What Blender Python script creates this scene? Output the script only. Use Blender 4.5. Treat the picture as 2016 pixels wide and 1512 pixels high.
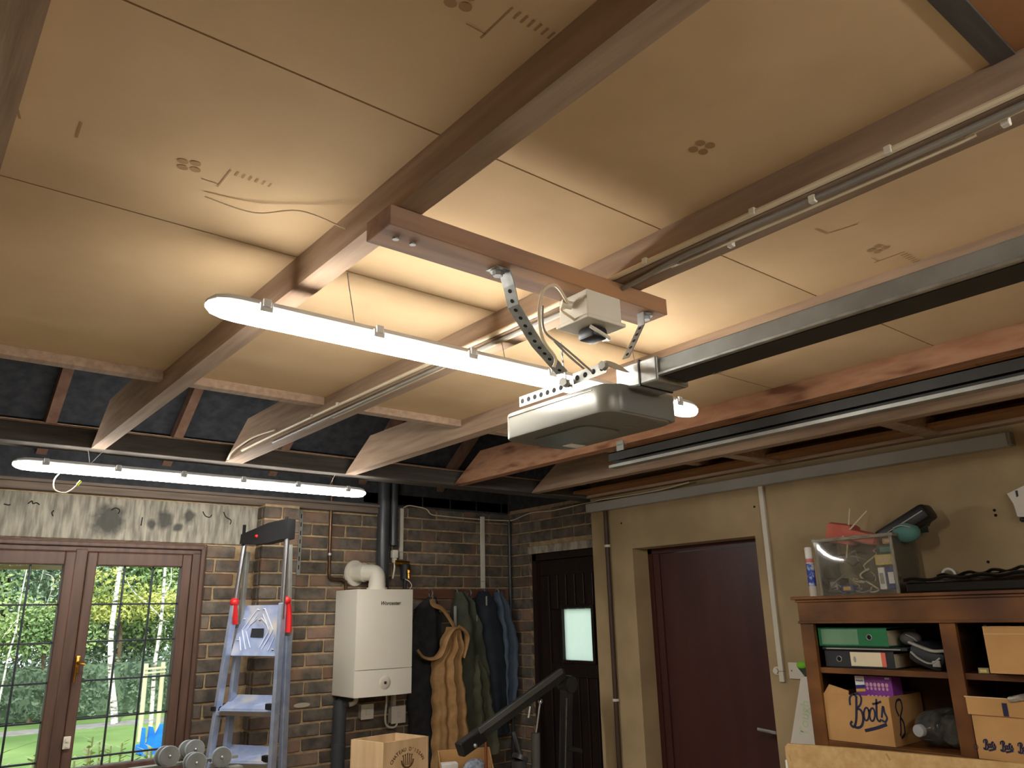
import bpy, bmesh, math, random
from mathutils import Vector, Matrix
random.seed(7)
for o in list(bpy.data.objects): bpy.data.objects.remove(o, do_unlink=True)
S = bpy.context.scene
COL = S.collection

# ------------------------------------------------------------------ camera
yaw, pitch, roll = math.radians(39.038), math.radians(16.598), math.radians(-1.240)
fwd = Vector((math.sin(yaw)*math.cos(pitch), math.cos(yaw)*math.cos(pitch), math.sin(pitch)))
rt = Vector((math.cos(yaw), -math.sin(yaw), 0)); up = rt.cross(fwd)
r2 = rt*math.cos(roll)+up*math.sin(roll); u2 = -rt*math.sin(roll)+up*math.cos(roll)
cd = bpy.data.cameras.new('camera'); cam = bpy.data.objects.new('camera', cd); COL.objects.link(cam)
cd.sensor_fit = 'HORIZONTAL'; cd.sensor_width = 36; cd.lens = 1520/2016*36; cd.clip_start = .02
m = Matrix((r2, u2, -fwd)).transposed().to_4x4(); m.translation = (0, -4.46, 1.70)
cam.matrix_world = m; S.camera = cam

# ------------------------------------------------------------------ world, sun, exposure
w = bpy.data.worlds.new('sky'); S.world = w; w.use_nodes = True
bg = w.node_tree.nodes['Background']; bg.inputs[0].default_value = (.80, .90, 1, 1); bg.inputs[1].default_value = 1.9
sd = bpy.data.lights.new('sun', 'SUN'); sd.energy = 3.2; sd.angle = .01; sd.color = (1, .95, .85)
so = bpy.data.objects.new('sun', sd); COL.objects.link(so)
so.rotation_euler = Vector((.35, .62, -.72)).to_track_quat('-Z', 'Y').to_euler(); so.location = (-6, -10, 14)
vs = S.view_settings; vs.view_transform = 'Standard'; vs.look = 'None'; vs.exposure = 0.15; vs.gamma = 1; vs.use_curve_mapping = False
TUBE = 70.0

# ------------------------------------------------------------------ materials
def lin(c):
    r = []
    for v in c[:3]:
        v /= 255.0
        r.append(v/12.92 if v <= .04045 else ((v+.055)/1.055)**2.4)
    return (*r, 1)
def mat(name, c1, c2=None, scale=6, stretch=(1, 1, 1), rough=.65, metal=0, bump=0, detail=5, rand=0, lo=.35, hi=.65, spec=.4, coat=0, bdist=.01, c3=None, s3=2.0):
    if name in bpy.data.materials: return bpy.data.materials[name]
    M = bpy.data.materials.new(name); M.use_nodes = True
    nt = M.node_tree; N = nt.nodes; L = nt.links; b = N['Principled BSDF']
    b.inputs['Roughness'].default_value = rough; b.inputs['Metallic'].default_value = metal
    b.inputs['Specular IOR Level'].default_value = spec; b.inputs['Coat Weight'].default_value = coat
    if c2 is None: c2 = tuple(min(255, v*1.08+2) for v in c1)
    tc = N.new('ShaderNodeTexCoord'); mp = N.new('ShaderNodeMapping'); mp.inputs['Scale'].default_value = stretch
    L.new(tc.outputs['Object'], mp.inputs[0])
    nz = N.new('ShaderNodeTexNoise'); nz.inputs['Scale'].default_value = scale; nz.inputs['Detail'].default_value = detail
    if rand:
        oi = N.new('ShaderNodeObjectInfo'); ad = N.new('ShaderNodeVectorMath'); ad.operation = 'ADD'
        cb = N.new('ShaderNodeCombineXYZ'); mm = N.new('ShaderNodeMath'); mm.operation = 'MULTIPLY'; mm.inputs[1].default_value = 37
        L.new(oi.outputs['Random'], mm.inputs[0]); L.new(mm.outputs[0], cb.inputs[0]); L.new(mm.outputs[0], cb.inputs[1])
        L.new(mp.outputs[0], ad.inputs[0]); L.new(cb.outputs[0], ad.inputs[1]); L.new(ad.outputs[0], nz.inputs['Vector'])
    else: L.new(mp.outputs[0], nz.inputs['Vector'])
    rp = N.new('ShaderNodeValToRGB'); rp.color_ramp.elements[0].color = lin(c1); rp.color_ramp.elements[1].color = lin(c2)
    rp.color_ramp.elements[0].position = lo; rp.color_ramp.elements[1].position = hi
    L.new(nz.outputs['Fac'], rp.inputs[0]); out = rp.outputs[0]
    if c3:
        n3 = N.new('ShaderNodeTexNoise'); n3.inputs['Scale'].default_value = s3; L.new((ad if rand else mp).outputs[0], n3.inputs['Vector'])
        r3 = N.new('ShaderNodeValToRGB'); r3.color_ramp.elements[0].position = .5; r3.color_ramp.elements[1].position = .68
        L.new(n3.outputs['Fac'], r3.inputs[0]); mx = N.new('ShaderNodeMix'); mx.data_type = 'RGBA'
        L.new(r3.outputs[0], mx.inputs[0]); L.new(out, mx.inputs[6]); mx.inputs[7].default_value = lin(c3); out = mx.outputs[2]
    if rand:
        hs = N.new('ShaderNodeHueSaturation'); mr = N.new('ShaderNodeMapRange'); mr.inputs[3].default_value = 1-rand; mr.inputs[4].default_value = 1+rand
        L.new(oi.outputs['Random'], mr.inputs[0]); L.new(mr.outputs[0], hs.inputs['Value']); L.new(out, hs.inputs['Color']); out = hs.outputs[0]
    L.new(out, b.inputs['Base Color'])
    if bump:
        bp = N.new('ShaderNodeBump'); bp.inputs['Strength'].default_value = bump; bp.inputs['Distance'].default_value = bdist
        L.new(nz.outputs['Fac'], bp.inputs['Height']); L.new(bp.outputs[0], b.inputs['Normal'])
    return M
def glass(name, tint=(1, 1, 1), refl=.06, diff=0.0, dcol=(255, 255, 255), rough=.02):
    M = bpy.data.materials.new(name); M.use_nodes = True; nt = M.node_tree; N = nt.nodes; L = nt.links
    N.remove(N['Principled BSDF']); o = N['Material Output']
    t = N.new('ShaderNodeBsdfTransparent'); t.inputs[0].default_value = (*tint, 1)
    g = N.new('ShaderNodeBsdfGlossy'); g.inputs['Roughness'].default_value = rough
    fr = N.new('ShaderNodeFresnel'); fr.inputs[0].default_value = 1.45 if refl <= .06 else 1.6
    mx = N.new('ShaderNodeMixShader'); L.new(fr.outputs[0], mx.inputs[0]); L.new(t.outputs[0], mx.inputs[1]); L.new(g.outputs[0], mx.inputs[2]); last = mx.outputs[0]
    if diff:
        d = N.new('ShaderNodeBsdfDiffuse'); d.inputs[0].default_value = lin(dcol); nz = N.new('ShaderNodeTexNoise'); nz.inputs['Scale'].default_value = 8
        ml = N.new('ShaderNodeMath'); ml.operation = 'MULTIPLY'; ml.inputs[1].default_value = diff*2; L.new(nz.outputs['Fac'], ml.inputs[0])
        m2 = N.new('ShaderNodeMixShader'); L.new(ml.outputs[0], m2.inputs[0]); L.new(last, m2.inputs[1]); L.new(d.outputs[0], m2.inputs[2]); last = m2.outputs[0]
    L.new(last, o.inputs[0]); return M
def emis(name, col, st):
    M = bpy.data.materials.new(name); M.use_nodes = True; b = M.node_tree.nodes['Principled BSDF']
    b.inputs['Base Color'].default_value = (.8, .8, .8, 1); b.inputs['Emission Color'].default_value = (*col, 1); b.inputs['Emission Strength'].default_value = st
    return M
def translucent(name, c1, c2):
    M = bpy.data.materials.new(name); M.use_nodes = True; nt = M.node_tree; N = nt.nodes; L = nt.links
    N.remove(N['Principled BSDF']); t = N.new('ShaderNodeBsdfTranslucent'); nz = N.new('ShaderNodeTexNoise'); nz.inputs['Scale'].default_value = 5
    rp = N.new('ShaderNodeValToRGB'); rp.color_ramp.elements[0].color = lin(c1); rp.color_ramp.elements[1].color = lin(c2)
    L.new(nz.outputs['Fac'], rp.inputs[0]); L.new(rp.outputs[0], t.inputs[0]); L.new(t.outputs[0], N['Material Output'].inputs[0]); return M

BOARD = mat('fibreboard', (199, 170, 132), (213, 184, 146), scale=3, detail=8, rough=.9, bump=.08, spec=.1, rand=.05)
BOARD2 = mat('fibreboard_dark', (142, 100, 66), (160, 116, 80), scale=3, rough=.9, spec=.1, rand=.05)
JOIST = mat('joist_timber', (146, 122, 102), (168, 144, 122), scale=14, stretch=(3, .25, 3), rough=.85, bump=.15, spec=.15, rand=.12)
JOISTR = mat('joist_red_timber', (150, 106, 78), (178, 136, 106), scale=9, stretch=(2, .5, 2), rough=.8, bump=.15, spec=.15, c3=(112, 74, 54), s3=9)
PLANKM = mat('plank_timber', (134, 106, 90), (154, 124, 104), scale=12, stretch=(.3, 3, 3), rough=.8, bump=.1, spec=.15, c3=(170, 128, 92), s3=5)
FELT = mat('roof_felt', (52, 53, 56), (66, 67, 70), scale=20, rough=.95, spec=.1)
BRICKM = mat('brick', (82, 78, 72), (114, 104, 93), scale=16, rough=.9, bump=.35, spec=.15, rand=.28, c3=(128, 102, 86), s3=5)
MORTAR = mat('mortar', (150, 128, 98), (178, 154, 120), scale=30, rough=.95, bump=.4, spec=.1)
CONC = mat('lintel_concrete', (128, 122, 110), (182, 174, 156), scale=22, stretch=(2.2, 1, .35), rough=.95, bump=.4, spec=.1)
CONC2 = mat('stained_lintel_concrete', (118, 113, 103), (164, 158, 143), scale=22, stretch=(2.2, 1, .35), rough=.95, bump=.4, spec=.1)
def soot(M, spots):
    nt = M.node_tree; N = nt.nodes; L = nt.links; b = N['Principled BSDF']; src = b.inputs['Base Color'].links[0].from_socket
    tc = N.new('ShaderNodeTexCoord'); sp = N.new('ShaderNodeSeparateXYZ'); L.new(tc.outputs['Object'], sp.inputs[0])
    nz = N.new('ShaderNodeTexNoise'); nz.inputs['Scale'].default_value = 28; nz.inputs['Detail'].default_value = 6; L.new(tc.outputs['Object'], nz.inputs['Vector'])
    def mth(op, a, b_):
        n = N.new('ShaderNodeMath'); n.operation = op
        for i_, v in enumerate((a, b_)):
            if isinstance(v, (int, float)): n.inputs[i_].default_value = v
            else: L.new(v, n.inputs[i_])
        return n.outputs[0]
    tot = None
    for cx, cz, rx, rz in spots:
        dx = mth('DIVIDE', mth('SUBTRACT', sp.outputs[0], cx), rx); dz = mth('DIVIDE', mth('SUBTRACT', sp.outputs[2], cz), rz)
        r = mth('SQRT', mth('ADD', mth('MULTIPLY', dx, dx), mth('MULTIPLY', dz, dz)), 0.0)
        tot = r if tot is None else mth('MINIMUM', tot, r)
    v = mth('ADD', tot, mth('MULTIPLY', nz.outputs['Fac'], .7))
    rp = N.new('ShaderNodeValToRGB'); rp.color_ramp.elements[0].position = .95; rp.color_ramp.elements[1].position = 1.35
    rp.color_ramp.elements[0].color = (.92, .92, .92, 1); rp.color_ramp.elements[1].color = (0, 0, 0, 1); 
    dv = mth('DIVIDE', v, 1.4); rp.color_ramp.elements[0].position = .60; rp.color_ramp.elements[1].position = .95; L.new(dv, rp.inputs[0])
    mx = N.new('ShaderNodeMix'); mx.data_type = 'RGBA'; L.new(rp.outputs[0], mx.inputs[0]); L.new(src, mx.inputs[6]); mx.inputs[7].default_value = lin((74, 74, 70)); L.new(mx.outputs[2], b.inputs['Base Color'])
STAIN = mat('dark_stain', (82, 80, 74), (112, 108, 98), scale=22, stretch=(2.2, 1, .35), rough=.95, spec=.1)
CRACK = mat('crack_black', (40, 38, 36), rough=.95, spec=.05)
CREAM = mat('cream_paint', (164, 144, 110), (180, 158, 122), scale=4, rough=.75, bump=.12, detail=10, spec=.2, c3=(146, 126, 94), s3=1.6)
FLOORM = mat('concrete_floor', (160, 156, 148), (184, 180, 170), scale=5, rough=.8)
WFRAME = mat('window_stain_wood', (74, 52, 42), (92, 66, 54), scale=10, stretch=(3, 3, .3), rough=.5, bump=.05)
LEAD = mat('lead_came', (44, 48, 52), (60, 64, 68), rough=.5, metal=.5)
GLASS = glass('window_glass')
DDOOR = mat('dark_door_paint', (34, 25, 23), (44, 32, 29), scale=10, stretch=(3, 3, .3), rough=.45)
BDOOR = mat('brown_door_paint', (66, 36, 34), (76, 42, 38), scale=4, stretch=(2, 2, .3), rough=.4)
FROST = translucent('frosted_glass', (240, 252, 236), (255, 255, 250))
BRASS = mat('brass', (190, 140, 60), (214, 170, 90), rough=.3, metal=1)
STEEL = mat('galvanised_steel', (150, 152, 150), (182, 184, 180), scale=30, rough=.4, metal=.8)
STEELD = mat('dull_grey_steel', (136, 136, 130), (154, 154, 148), scale=12, rough=.5, metal=.5)
TRACKD = mat('shade_dark_steel', (30, 29, 28), (42, 40, 38), scale=12, rough=.6)  # dark colour stands in for shade in the track hollow and under the rail
HOLE = mat('hole_black', (14, 14, 14), (20, 20, 20), rough=.9)
CHROME = mat('bright_aluminium', (196, 202, 212), (222, 226, 234), scale=8, stretch=(1, 1, .2), rough=.28, metal=1)
ALU = mat('sky_tinted_aluminium', (156, 170, 198), (182, 192, 214), scale=18, rough=.42, metal=.55)  # blue of the window daylight is mixed into this metal colour
ALU2 = mat('sky_tinted_platform', (150, 166, 204), (172, 186, 218), scale=18, rough=.5, metal=.3, c3=(214, 210, 202), s3=7)  # platform and treads also carry the daylight's blue in their colour
WHITE = mat('white_enamel', (222, 216, 200), (228, 222, 208), scale=2, rough=.4)
WPLAS = mat('white_plastic', (206, 200, 184), (218, 212, 198), scale=4, rough=.45)
GREYP = mat('grey_plastic', (158, 156, 148), (170, 168, 160), scale=4, rough=.5)
BLACKP = mat('black_plastic', (24, 24, 25), (34, 34, 36), scale=6, rough=.45)
GLOSSB = mat('glossy_black_plastic', (14, 15, 16), (24, 26, 27), scale=6, rough=.18, spec=.6)
PIPEB = mat('dark_grey_pipe', (58, 60, 64), (70, 72, 76), scale=4, rough=.35)
COPD = mat('tarnished_copper', (86, 64, 50), (112, 84, 64), scale=10, rough=.4, metal=.7)
COPPER = mat('copper', (196, 120, 90), (214, 142, 110), scale=8, rough=.3, metal=1)
OPENG = mat('opener_silver_grey', (118, 116, 109), (130, 128, 120), scale=3, rough=.38, metal=.25)
OPEND = mat('opener_dark_grey', (112, 112, 110), (124, 124, 120), scale=3, rough=.35, metal=.2)
TUBEM = emis('lit_diffuser', (1, .965, .90), TUBE)
LHOUSE = mat('lamp_grey_housing', (176, 178, 178), (190, 192, 192), rough=.5)
CABLEW = mat('cream_cable', (206, 190, 160), (216, 202, 174), rough=.5)
CABLEG = mat('grey_cable', (128, 122, 114), (144, 138, 128), rough=.5)
REDP = mat('red_plastic', (186, 26, 30), (200, 40, 40), rough=.4)
CRATE = mat('pale_pine', (206, 172, 128), (224, 192, 150), scale=9, stretch=(2, 2, .3), rough=.75, bump=.05, rand=.03)
INKB = mat('brown_ink', (96, 66, 40), (112, 80, 50), rough=.9)
KRAFT = mat('kraft_cardboard', (182, 138, 86), (196, 152, 98), scale=6, rough=.85, bump=.05, rand=.06)
KRAFTI = mat('cardboard_edge', (206, 178, 140), (216, 190, 152), rough=.9)
INKN = mat('navy_ink', (34, 38, 66), (42, 46, 76), rough=.8)
CABW = mat('stained_oak', (88, 54, 22), (128, 82, 38), scale=9, stretch=(3, .5, .7), rough=.45, bump=.08, c3=(72, 38, 18), s3=4)
CABI = mat('cabinet_inside', (66, 40, 22), (84, 54, 30), scale=6, rough=.7)
GREEN = mat('green_card', (30, 110, 66), (38, 122, 76), rough=.5)
GREENL = mat('pale_green_label', (100, 140, 108), (112, 150, 118), rough=.6)
BLK = mat('black_card', (36, 37, 40), (46, 47, 50), rough=.55)
PAPER = mat('cream_paper', (226, 214, 180), (234, 222, 192), rough=.8)
PINKL = mat('salmon_stripe', (220, 110, 92), rough=.7)
PURP = mat('purple_print', (122, 52, 140), (150, 78, 164), scale=4, rough=.45)
PINKV = mat('bulb_print', (200, 150, 170), (216, 170, 186), rough=.5)
WPRINT = mat('white_print', (232, 230, 226), rough=.6)
NAVY = mat('navy_print', (36, 52, 120), rough=.5)
YELL = mat('yellow_print', (210, 170, 60), rough=.5)
YCARD = mat('yellow_card', (204, 186, 104), (214, 196, 120), rough=.7)
CLEAR = glass('clear_plastic', (.94, .94, .92), .1, diff=.16, dcol=(190, 186, 170), rough=.08)
CLEARW = glass('clear_bottle', (.95, .96, .96), .1, diff=.12, dcol=(170, 170, 165), rough=.04)
CLEARE = glass('clear_plastic_edge', (.8, .8, .77), .1, diff=.42, dcol=(196, 190, 172), rough=.1)
TEAL = mat('teal_fabric', (84, 130, 126), (98, 142, 136), rough=.9)
PINKC = mat('salmon_cloth', (196, 104, 88), (210, 122, 104), scale=14, rough=.9)
DKGREEN = mat('dark_green', (38, 54, 42), (50, 66, 52), rough=.6)
TAN = mat('tan_canvas', (150, 114, 72), (172, 134, 90), scale=18, rough=.95, bump=.2)
DARKC = mat('charcoal_cloth', (38, 38, 40), (50, 50, 52), scale=18, rough=.95)
OLIVE = mat('olive_waxed_cloth', (56, 58, 46), (72, 74, 58), scale=10, rough=.7)
OLIVE2 = mat('olive_brown_cloth', (68, 68, 50), (82, 82, 62), scale=10, rough=.8)
NAVYC = mat('navy_cloth', (32, 38, 46), (42, 48, 56), scale=10, rough=.9)
BLUEC = mat('slate_blue_cloth', (68, 82, 100), (82, 96, 114), scale=10, rough=.85)
BLUETOY = mat('bright_blue_plastic', (20, 110, 220), (40, 140, 240), rough=.4)
GYM = mat('gym_black_steel', (44, 44, 44), (56, 56, 55), scale=8, rough=.4)
GYMC = mat('gym_grey_vinyl', (86, 86, 84), (96, 96, 92), scale=8, rough=.5)
IRON = mat('dumbbell_grey', (104, 106, 104), (122, 124, 120), scale=16, rough=.5)
IRONS = mat('dumbbell_rim', (164, 170, 178), (184, 190, 196), scale=16, rough=.4, metal=.4)
CHIP = mat('chipboard', (196, 160, 106), (212, 178, 124), scale=40, rough=.85, bump=.1, c3=(184, 146, 92), s3=6)
FOAM = mat('white_foam', (214, 208, 196), (222, 216, 204), rough=.8)
LIME = mat('lime_green', (120, 200, 40), (140, 210, 60), rough=.5)
GRASS = mat('lawn_grass', (96, 126, 70), (134, 160, 96), scale=.6, rough=.95, spec=.1)
PATHM = mat('path_tarmac', (130, 128, 122), (150, 148, 142), rough=.9)
LEAF1 = mat('leaf_green', (118, 150, 96), (182, 204, 132), scale=.9, rough=.8, spec=.15)  # green paled and greyed to paint in the haze of the window glass
LEAF2 = mat('leaf_blue_green', (112, 142, 118), (170, 194, 160), scale=.9, rough=.8, spec=.15)  # window glass haze mixed into this green as well
LEAF3 = mat('leaf_yellow', (150, 168, 84), (200, 202, 116), scale=1.2, rough=.8, spec=.15)
LEAFD = mat('hedge_dark', (84, 104, 84), (114, 136, 108), scale=1.0, rough=.9, spec=.1)  # hedge green also lightened and greyed for the glass haze
BIRCH = mat('birch_bark', (222, 218, 204), (236, 232, 220), scale=8, stretch=(1, 1, 3), rough=.8, c3=(70, 66, 58), s3=7)
BARK = mat('brown_bark', (92, 76, 58), (116, 98, 76), scale=9, rough=.9)
STAKE = mat('pale_stake', (206, 196, 160), (216, 208, 176), rough=.8)
CLOUD = mat('render_cream', (214, 202, 150), (224, 214, 168), rough=.8)

# ------------------------------------------------------------------ mesh helpers
class MB:
    def __init__(s): s.bm = bmesh.new()
    def box(s, x0, x1, y0, y1, z0, z1, bev=0):
        b = bmesh.new(); bmesh.ops.create_cube(b, size=1)
        bmesh.ops.scale(b, vec=(abs(x1-x0), abs(y1-y0), abs(z1-z0)), verts=b.verts)
        bmesh.ops.translate(b, vec=((x0+x1)/2, (y0+y1)/2, (z0+z1)/2), verts=b.verts)
        if bev: bmesh.ops.bevel(b, geom=b.edges[:], offset=bev, segments=2, profile=.5, affect='EDGES')
        return s.add(b)
    def add(s, b, mx=None):
        if mx: bmesh.ops.transform(b, matrix=mx, verts=b.verts)
        me = bpy.data.meshes.new('t'); b.to_mesh(me); b.free(); s.bm.from_mesh(me); bpy.data.meshes.remove(me); return s
    def obox(s, c, ax, ay, az, sx, sy, sz, bev=0):
        b = bmesh.new(); bmesh.ops.create_cube(b, size=1); bmesh.ops.scale(b, vec=(sx, sy, sz), verts=b.verts)
        if bev: bmesh.ops.bevel(b, geom=b.edges[:], offset=bev, segments=2, profile=.5, affect='EDGES')
        M = Matrix((Vector(ax).normalized(), Vector(ay).normalized(), Vector(az).normalized())).transposed().to_4x4(); M.translation = c
        return s.add(b, M)
    def bar(s, p, q, wx, wy, upv=(0, 0, 1), bev=0):
        p = Vector(p); q = Vector(q); d = (q-p); L = d.length; d.normalize(); upv = Vector(upv)
        if abs(d.dot(upv.normalized())) > .98: upv = Vector((0, 1, 0))
        a = d.cross(upv).normalized(); b = a.cross(d).normalized()
        return s.obox((p+q)/2, a, d, b, wx, L, wy, bev)
    def cyl(s, p, q, r, r2=None, n=20, cap=True):
        p = Vector(p); q = Vector(q); d = q-p; b = bmesh.new()
        bmesh.ops.create_cone(b, cap_ends=cap, segments=n, radius1=r, radius2=r if r2 is None else r2, depth=d.length)
        M = d.to_track_quat('Z', 'Y').to_matrix().to_4x4(); M.translation = (p+q)/2
        return s.add(b, M)
    def sph(s, c, r, sc=(1, 1, 1), n=14):
        b = bmesh.new(); bmesh.ops.create_uvsphere(b, u_segments=n*2, v_segments=n, radius=r); bmesh.ops.scale(b, vec=sc, verts=b.verts)
        return s.add(b, Matrix.Translation(c))
    def tube(s, pts, r, n=8, flat=1.0, closed=False, smooth=True, taper=None):
        P = [Vector(p) for p in pts]
        if smooth and len(P) > 2: P = catmull(P)
        rings = []; prev = None
        for i, p in enumerate(P):
            t = (P[min(i+1, len(P)-1)]-P[max(i-1, 0)]).normalized()
            if prev is None:
                a = t.cross(Vector((0, 0, 1)))
                if a.length < .1: a = t.cross(Vector((0, 1, 0)))
                a.normalize()
            else:
                a = (prev-t*prev.dot(t)).normalized()
            prev = a; b = t.cross(a).normalized(); rr = r if taper is None else r*(1+(taper-1)*i/(len(P)-1))
            rings.append([s.bm.verts.new(p+a*math.cos(2*math.pi*k/n)*rr+b*math.sin(2*math.pi*k/n)*rr*flat) for k in range(n)])
        for i in range(len(rings)-1):
            for k in range(n): s.bm.faces.new((rings[i][k], rings[i][(k+1) % n], rings[i+1][(k+1) % n], rings[i+1][k]))
        s.bm.faces.new(rings[0][::-1]); s.bm.faces.new(rings[-1]); return s
    def prism(s, poly, vec):
        a = [s.bm.verts.new(Vector(p)) for p in poly]; b = [s.bm.verts.new(Vector(p)+Vector(vec)) for p in poly]; n = len(poly)
        s.bm.faces.new(a[::-1]); s.bm.faces.new(b)
        for i in range(n): s.bm.faces.new((a[i], a[(i+1) % n], b[(i+1) % n], b[i]))
        return s
    def lathe(s, prof, n=28, c=(0, 0, 0), axis='Z'):
        rings = []
        for r, z in prof:
            ring = []
            for k in range(n):
                a = 2*math.pi*k/n; v = Vector((r*math.cos(a), r*math.sin(a), z))
                if axis == 'Y': v = Vector((v.x, -v.z, v.y))
                elif axis == 'X': v = Vector((-v.z, v.x, v.y))
                ring.append(s.bm.verts.new(v+Vector(c)))
            rings.append(ring)
        for i in range(len(rings)-1):
            for k in range(n): s.bm.faces.new((rings[i][k], rings[i][(k+1) % n], rings[i+1][(k+1) % n], rings[i+1][k]))
        s.bm.faces.new(rings[0][::-1]); s.bm.faces.new(rings[-1]); return s
    def ribbon(s, pts, w, nrm, th=.0008, smooth=True):
        P = [Vector(p) for p in pts]; nrm = Vector(nrm).normalized()
        if smooth and len(P) > 2: P = catmull(P, 4)
        A = []; B = []
        for i, p in enumerate(P):
            t = (P[min(i+1, len(P)-1)]-P[max(i-1, 0)]).normalized(); sd_ = t.cross(nrm).normalized()*w/2
            A.append(p+sd_+nrm*th); B.append(p-sd_+nrm*th)
        va = [s.bm.verts.new(v) for v in A]; vb = [s.bm.verts.new(v) for v in B]
        for i in range(len(P)-1):
            if (A[i+1]-A[i]).length > 1e-7: s.bm.faces.new((va[i], vb[i], vb[i+1], va[i+1]))
        return s
    def plate(s, poly, nrm, th=.0008):
        nrm = Vector(nrm).normalized()*th; s.bm.faces.new([s.bm.verts.new(Vector(p)+nrm) for p in poly]); return s
    def mesh(s, name, org=(0, 0, 0), smooth=False):
        bmesh.ops.recalc_face_normals(s.bm, faces=s.bm.faces[:]) if len(s.bm.faces) < 60000 else None
        me = bpy.data.meshes.new(name); bmesh.ops.translate(s.bm, vec=-Vector(org), verts=s.bm.verts); s.bm.to_mesh(me); s.bm.free()
        if smooth:
            me.polygons.foreach_set('use_smooth', [True]*len(me.polygons))
            try: me.set_sharp_from_angle(angle=math.radians(38))
            except Exception: pass
        return me
def catmull(P, k=6):
    out = []
    for i in range(len(P)-1):
        p0 = P[max(i-1, 0)]; p1 = P[i]; p2 = P[i+1]; p3 = P[min(i+2, len(P)-1)]
        for j in range(k):
            t = j/k; out.append(.5*((2*p1)+(p2-p0)*t+(2*p0-5*p1+4*p2-p3)*t*t+(-p0+3*p1-3*p2+p3)*t**3))
    out.append(P[-1]); return out
def tag(o, label=None, cat=None, group=None, kind=None):
    if label: o['label'] = label
    if cat: o['category'] = cat
    if group: o['group'] = group
    if kind: o['kind'] = kind
    return o
def wloc(o):
    v = Vector(o.location)
    while o.parent: o = o.parent; v += Vector(o.location)
    return v
def obj(name, mb, m_, parent=None, smooth=False, loc=None):
    """mb in world coordinates; with a parent the mesh is stored relative to it"""
    org = wloc(parent) if parent else Vector(loc or (0, 0, 0))
    o = bpy.data.objects.new(name, mb.mesh(name, org, smooth)); COL.objects.link(o); o.data.materials.append(m_)
    if parent: o.parent = parent
    else: o.location = org
    return o
def thing(name, label, cat, loc, group=None):
    o = bpy.data.objects.new(name, None); COL.objects.link(o); o.location = loc; o.empty_display_size = .05
    return tag(o, label, cat, group)
def struct(name, loc=(0, 0, 0)):
    o = bpy.data.objects.new(name, None); COL.objects.link(o); o.location = loc; o['kind'] = 'structure'; return o
def inst(name, me, loc, parent=None, rot=None, sc=None):
    o = bpy.data.objects.new(name, me); COL.objects.link(o)
    o.location = Vector(loc)-(wloc(parent) if parent else Vector())
    if parent: o.parent = parent
    if rot: o.rotation_euler = rot
    if sc: o.scale = sc
    return o
def text_mb(body, size, origin, xdir, ydir, shear=0, bold=0, th=.0008, align='CENTER'):
    cu = bpy.data.curves.new('txt', 'FONT'); cu.body = body; cu.size = size; cu.shear = shear; cu.offset = bold; cu.align_x = align; cu.align_y = 'CENTER'
    cu.resolution_u = 3
    o = bpy.data.objects.new('txt', cu); COL.objects.link(o); bpy.context.view_layer.update()
    me = bpy.data.meshes.new_from_object(o.evaluated_get(bpy.context.evaluated_depsgraph_get()))
    bpy.data.objects.remove(o, do_unlink=True); bpy.data.curves.remove(cu)
    b = bmesh.new(); b.from_mesh(me); bpy.data.meshes.remove(me)
    X = Vector(xdir).normalized(); Y = Vector(ydir).normalized(); Z = X.cross(Y)
    M = Matrix((X, Y, Z)).transposed().to_4x4(); M.translation = Vector(origin)+Z*th
    mb = MB(); mb.add(b, M); return mb

# ================================================================== STRUCTURE
XR, XC = 3.57, 3.45      # brick right wall / cream wall faces
obj('floor', MB().box(-1.4, 3.9, -6.4, .3, -.1, 0), FLOORM)['kind'] = 'structure'
obj('wall_left', MB().box(-1.4, -1.2, -6.4, .3, 0, 5), CREAM)['kind'] = 'structure'
obj('wall_front', MB().box(-1.2, 3.9, -6.4, -6.2, 0, 5), CREAM)['kind'] = 'structure'

# ---- back wall: mortar slab with window opening, bricks one by one
wb = struct('wall_back')
WX0, WX1, WZ0, WZ1 = -.36, 1.41, .985, 2.105
obj('mortar_bed', MB().box(WX1, XR+.3, .006, .22, 0, 2.40).box(-1.2, WX0, .006, .22, 0, 2.40).box(WX0, WX1, .006, .22, 0, WZ0).box(WX0, WX1, .006, .22, WZ1, 2.40).box(-1.2, XR+.3, .02, .22, 2.40, 2.62), MORTAR, wb)
def brick_mesh(L, D=.03, H=.065, seed=0):
    rnd = random.Random(seed); b = bmesh.new(); bmesh.ops.create_cube(b, size=1); bmesh.ops.scale(b, vec=(L, D, H), verts=b.verts)
    for v in b.verts: v.co += Vector((rnd.uniform(-.003, .003), 0, rnd.uniform(-.003, .003)))
    bmesh.ops.bevel(b, geom=b.edges[:], offset=.004, segments=1, affect='EDGES')
    me = bpy.data.meshes.new('brick'); b.to_mesh(me); b.free(); me.materials.append(BRICKM); return me
BR = {L: [brick_mesh(L, seed=i) for i in range(4)] for L in (.215, .1025)}
BRX = {}
def bmesh_len(L):
    k = round(L, 3)
    if k in BR: return random.choice(BR[k])
    if k not in BRX: BRX[k] = brick_mesh(k, seed=int(k*1000))
    return BRX[k]
Z0 = 2.254-.075*29          # mortar line datum
def course_bricks(x0, x1, row):
    """stretcher bond clipped to an interval"""
    off = -.1125 if row % 2 else 0; x = 1.02+off; out = []
    while x < x1:
        a = max(x, x0); b_ = min(x+.215, x1)
        if b_-a > .03: out.append((a, b_))
        x += .225
    return out
low = MB()
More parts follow.
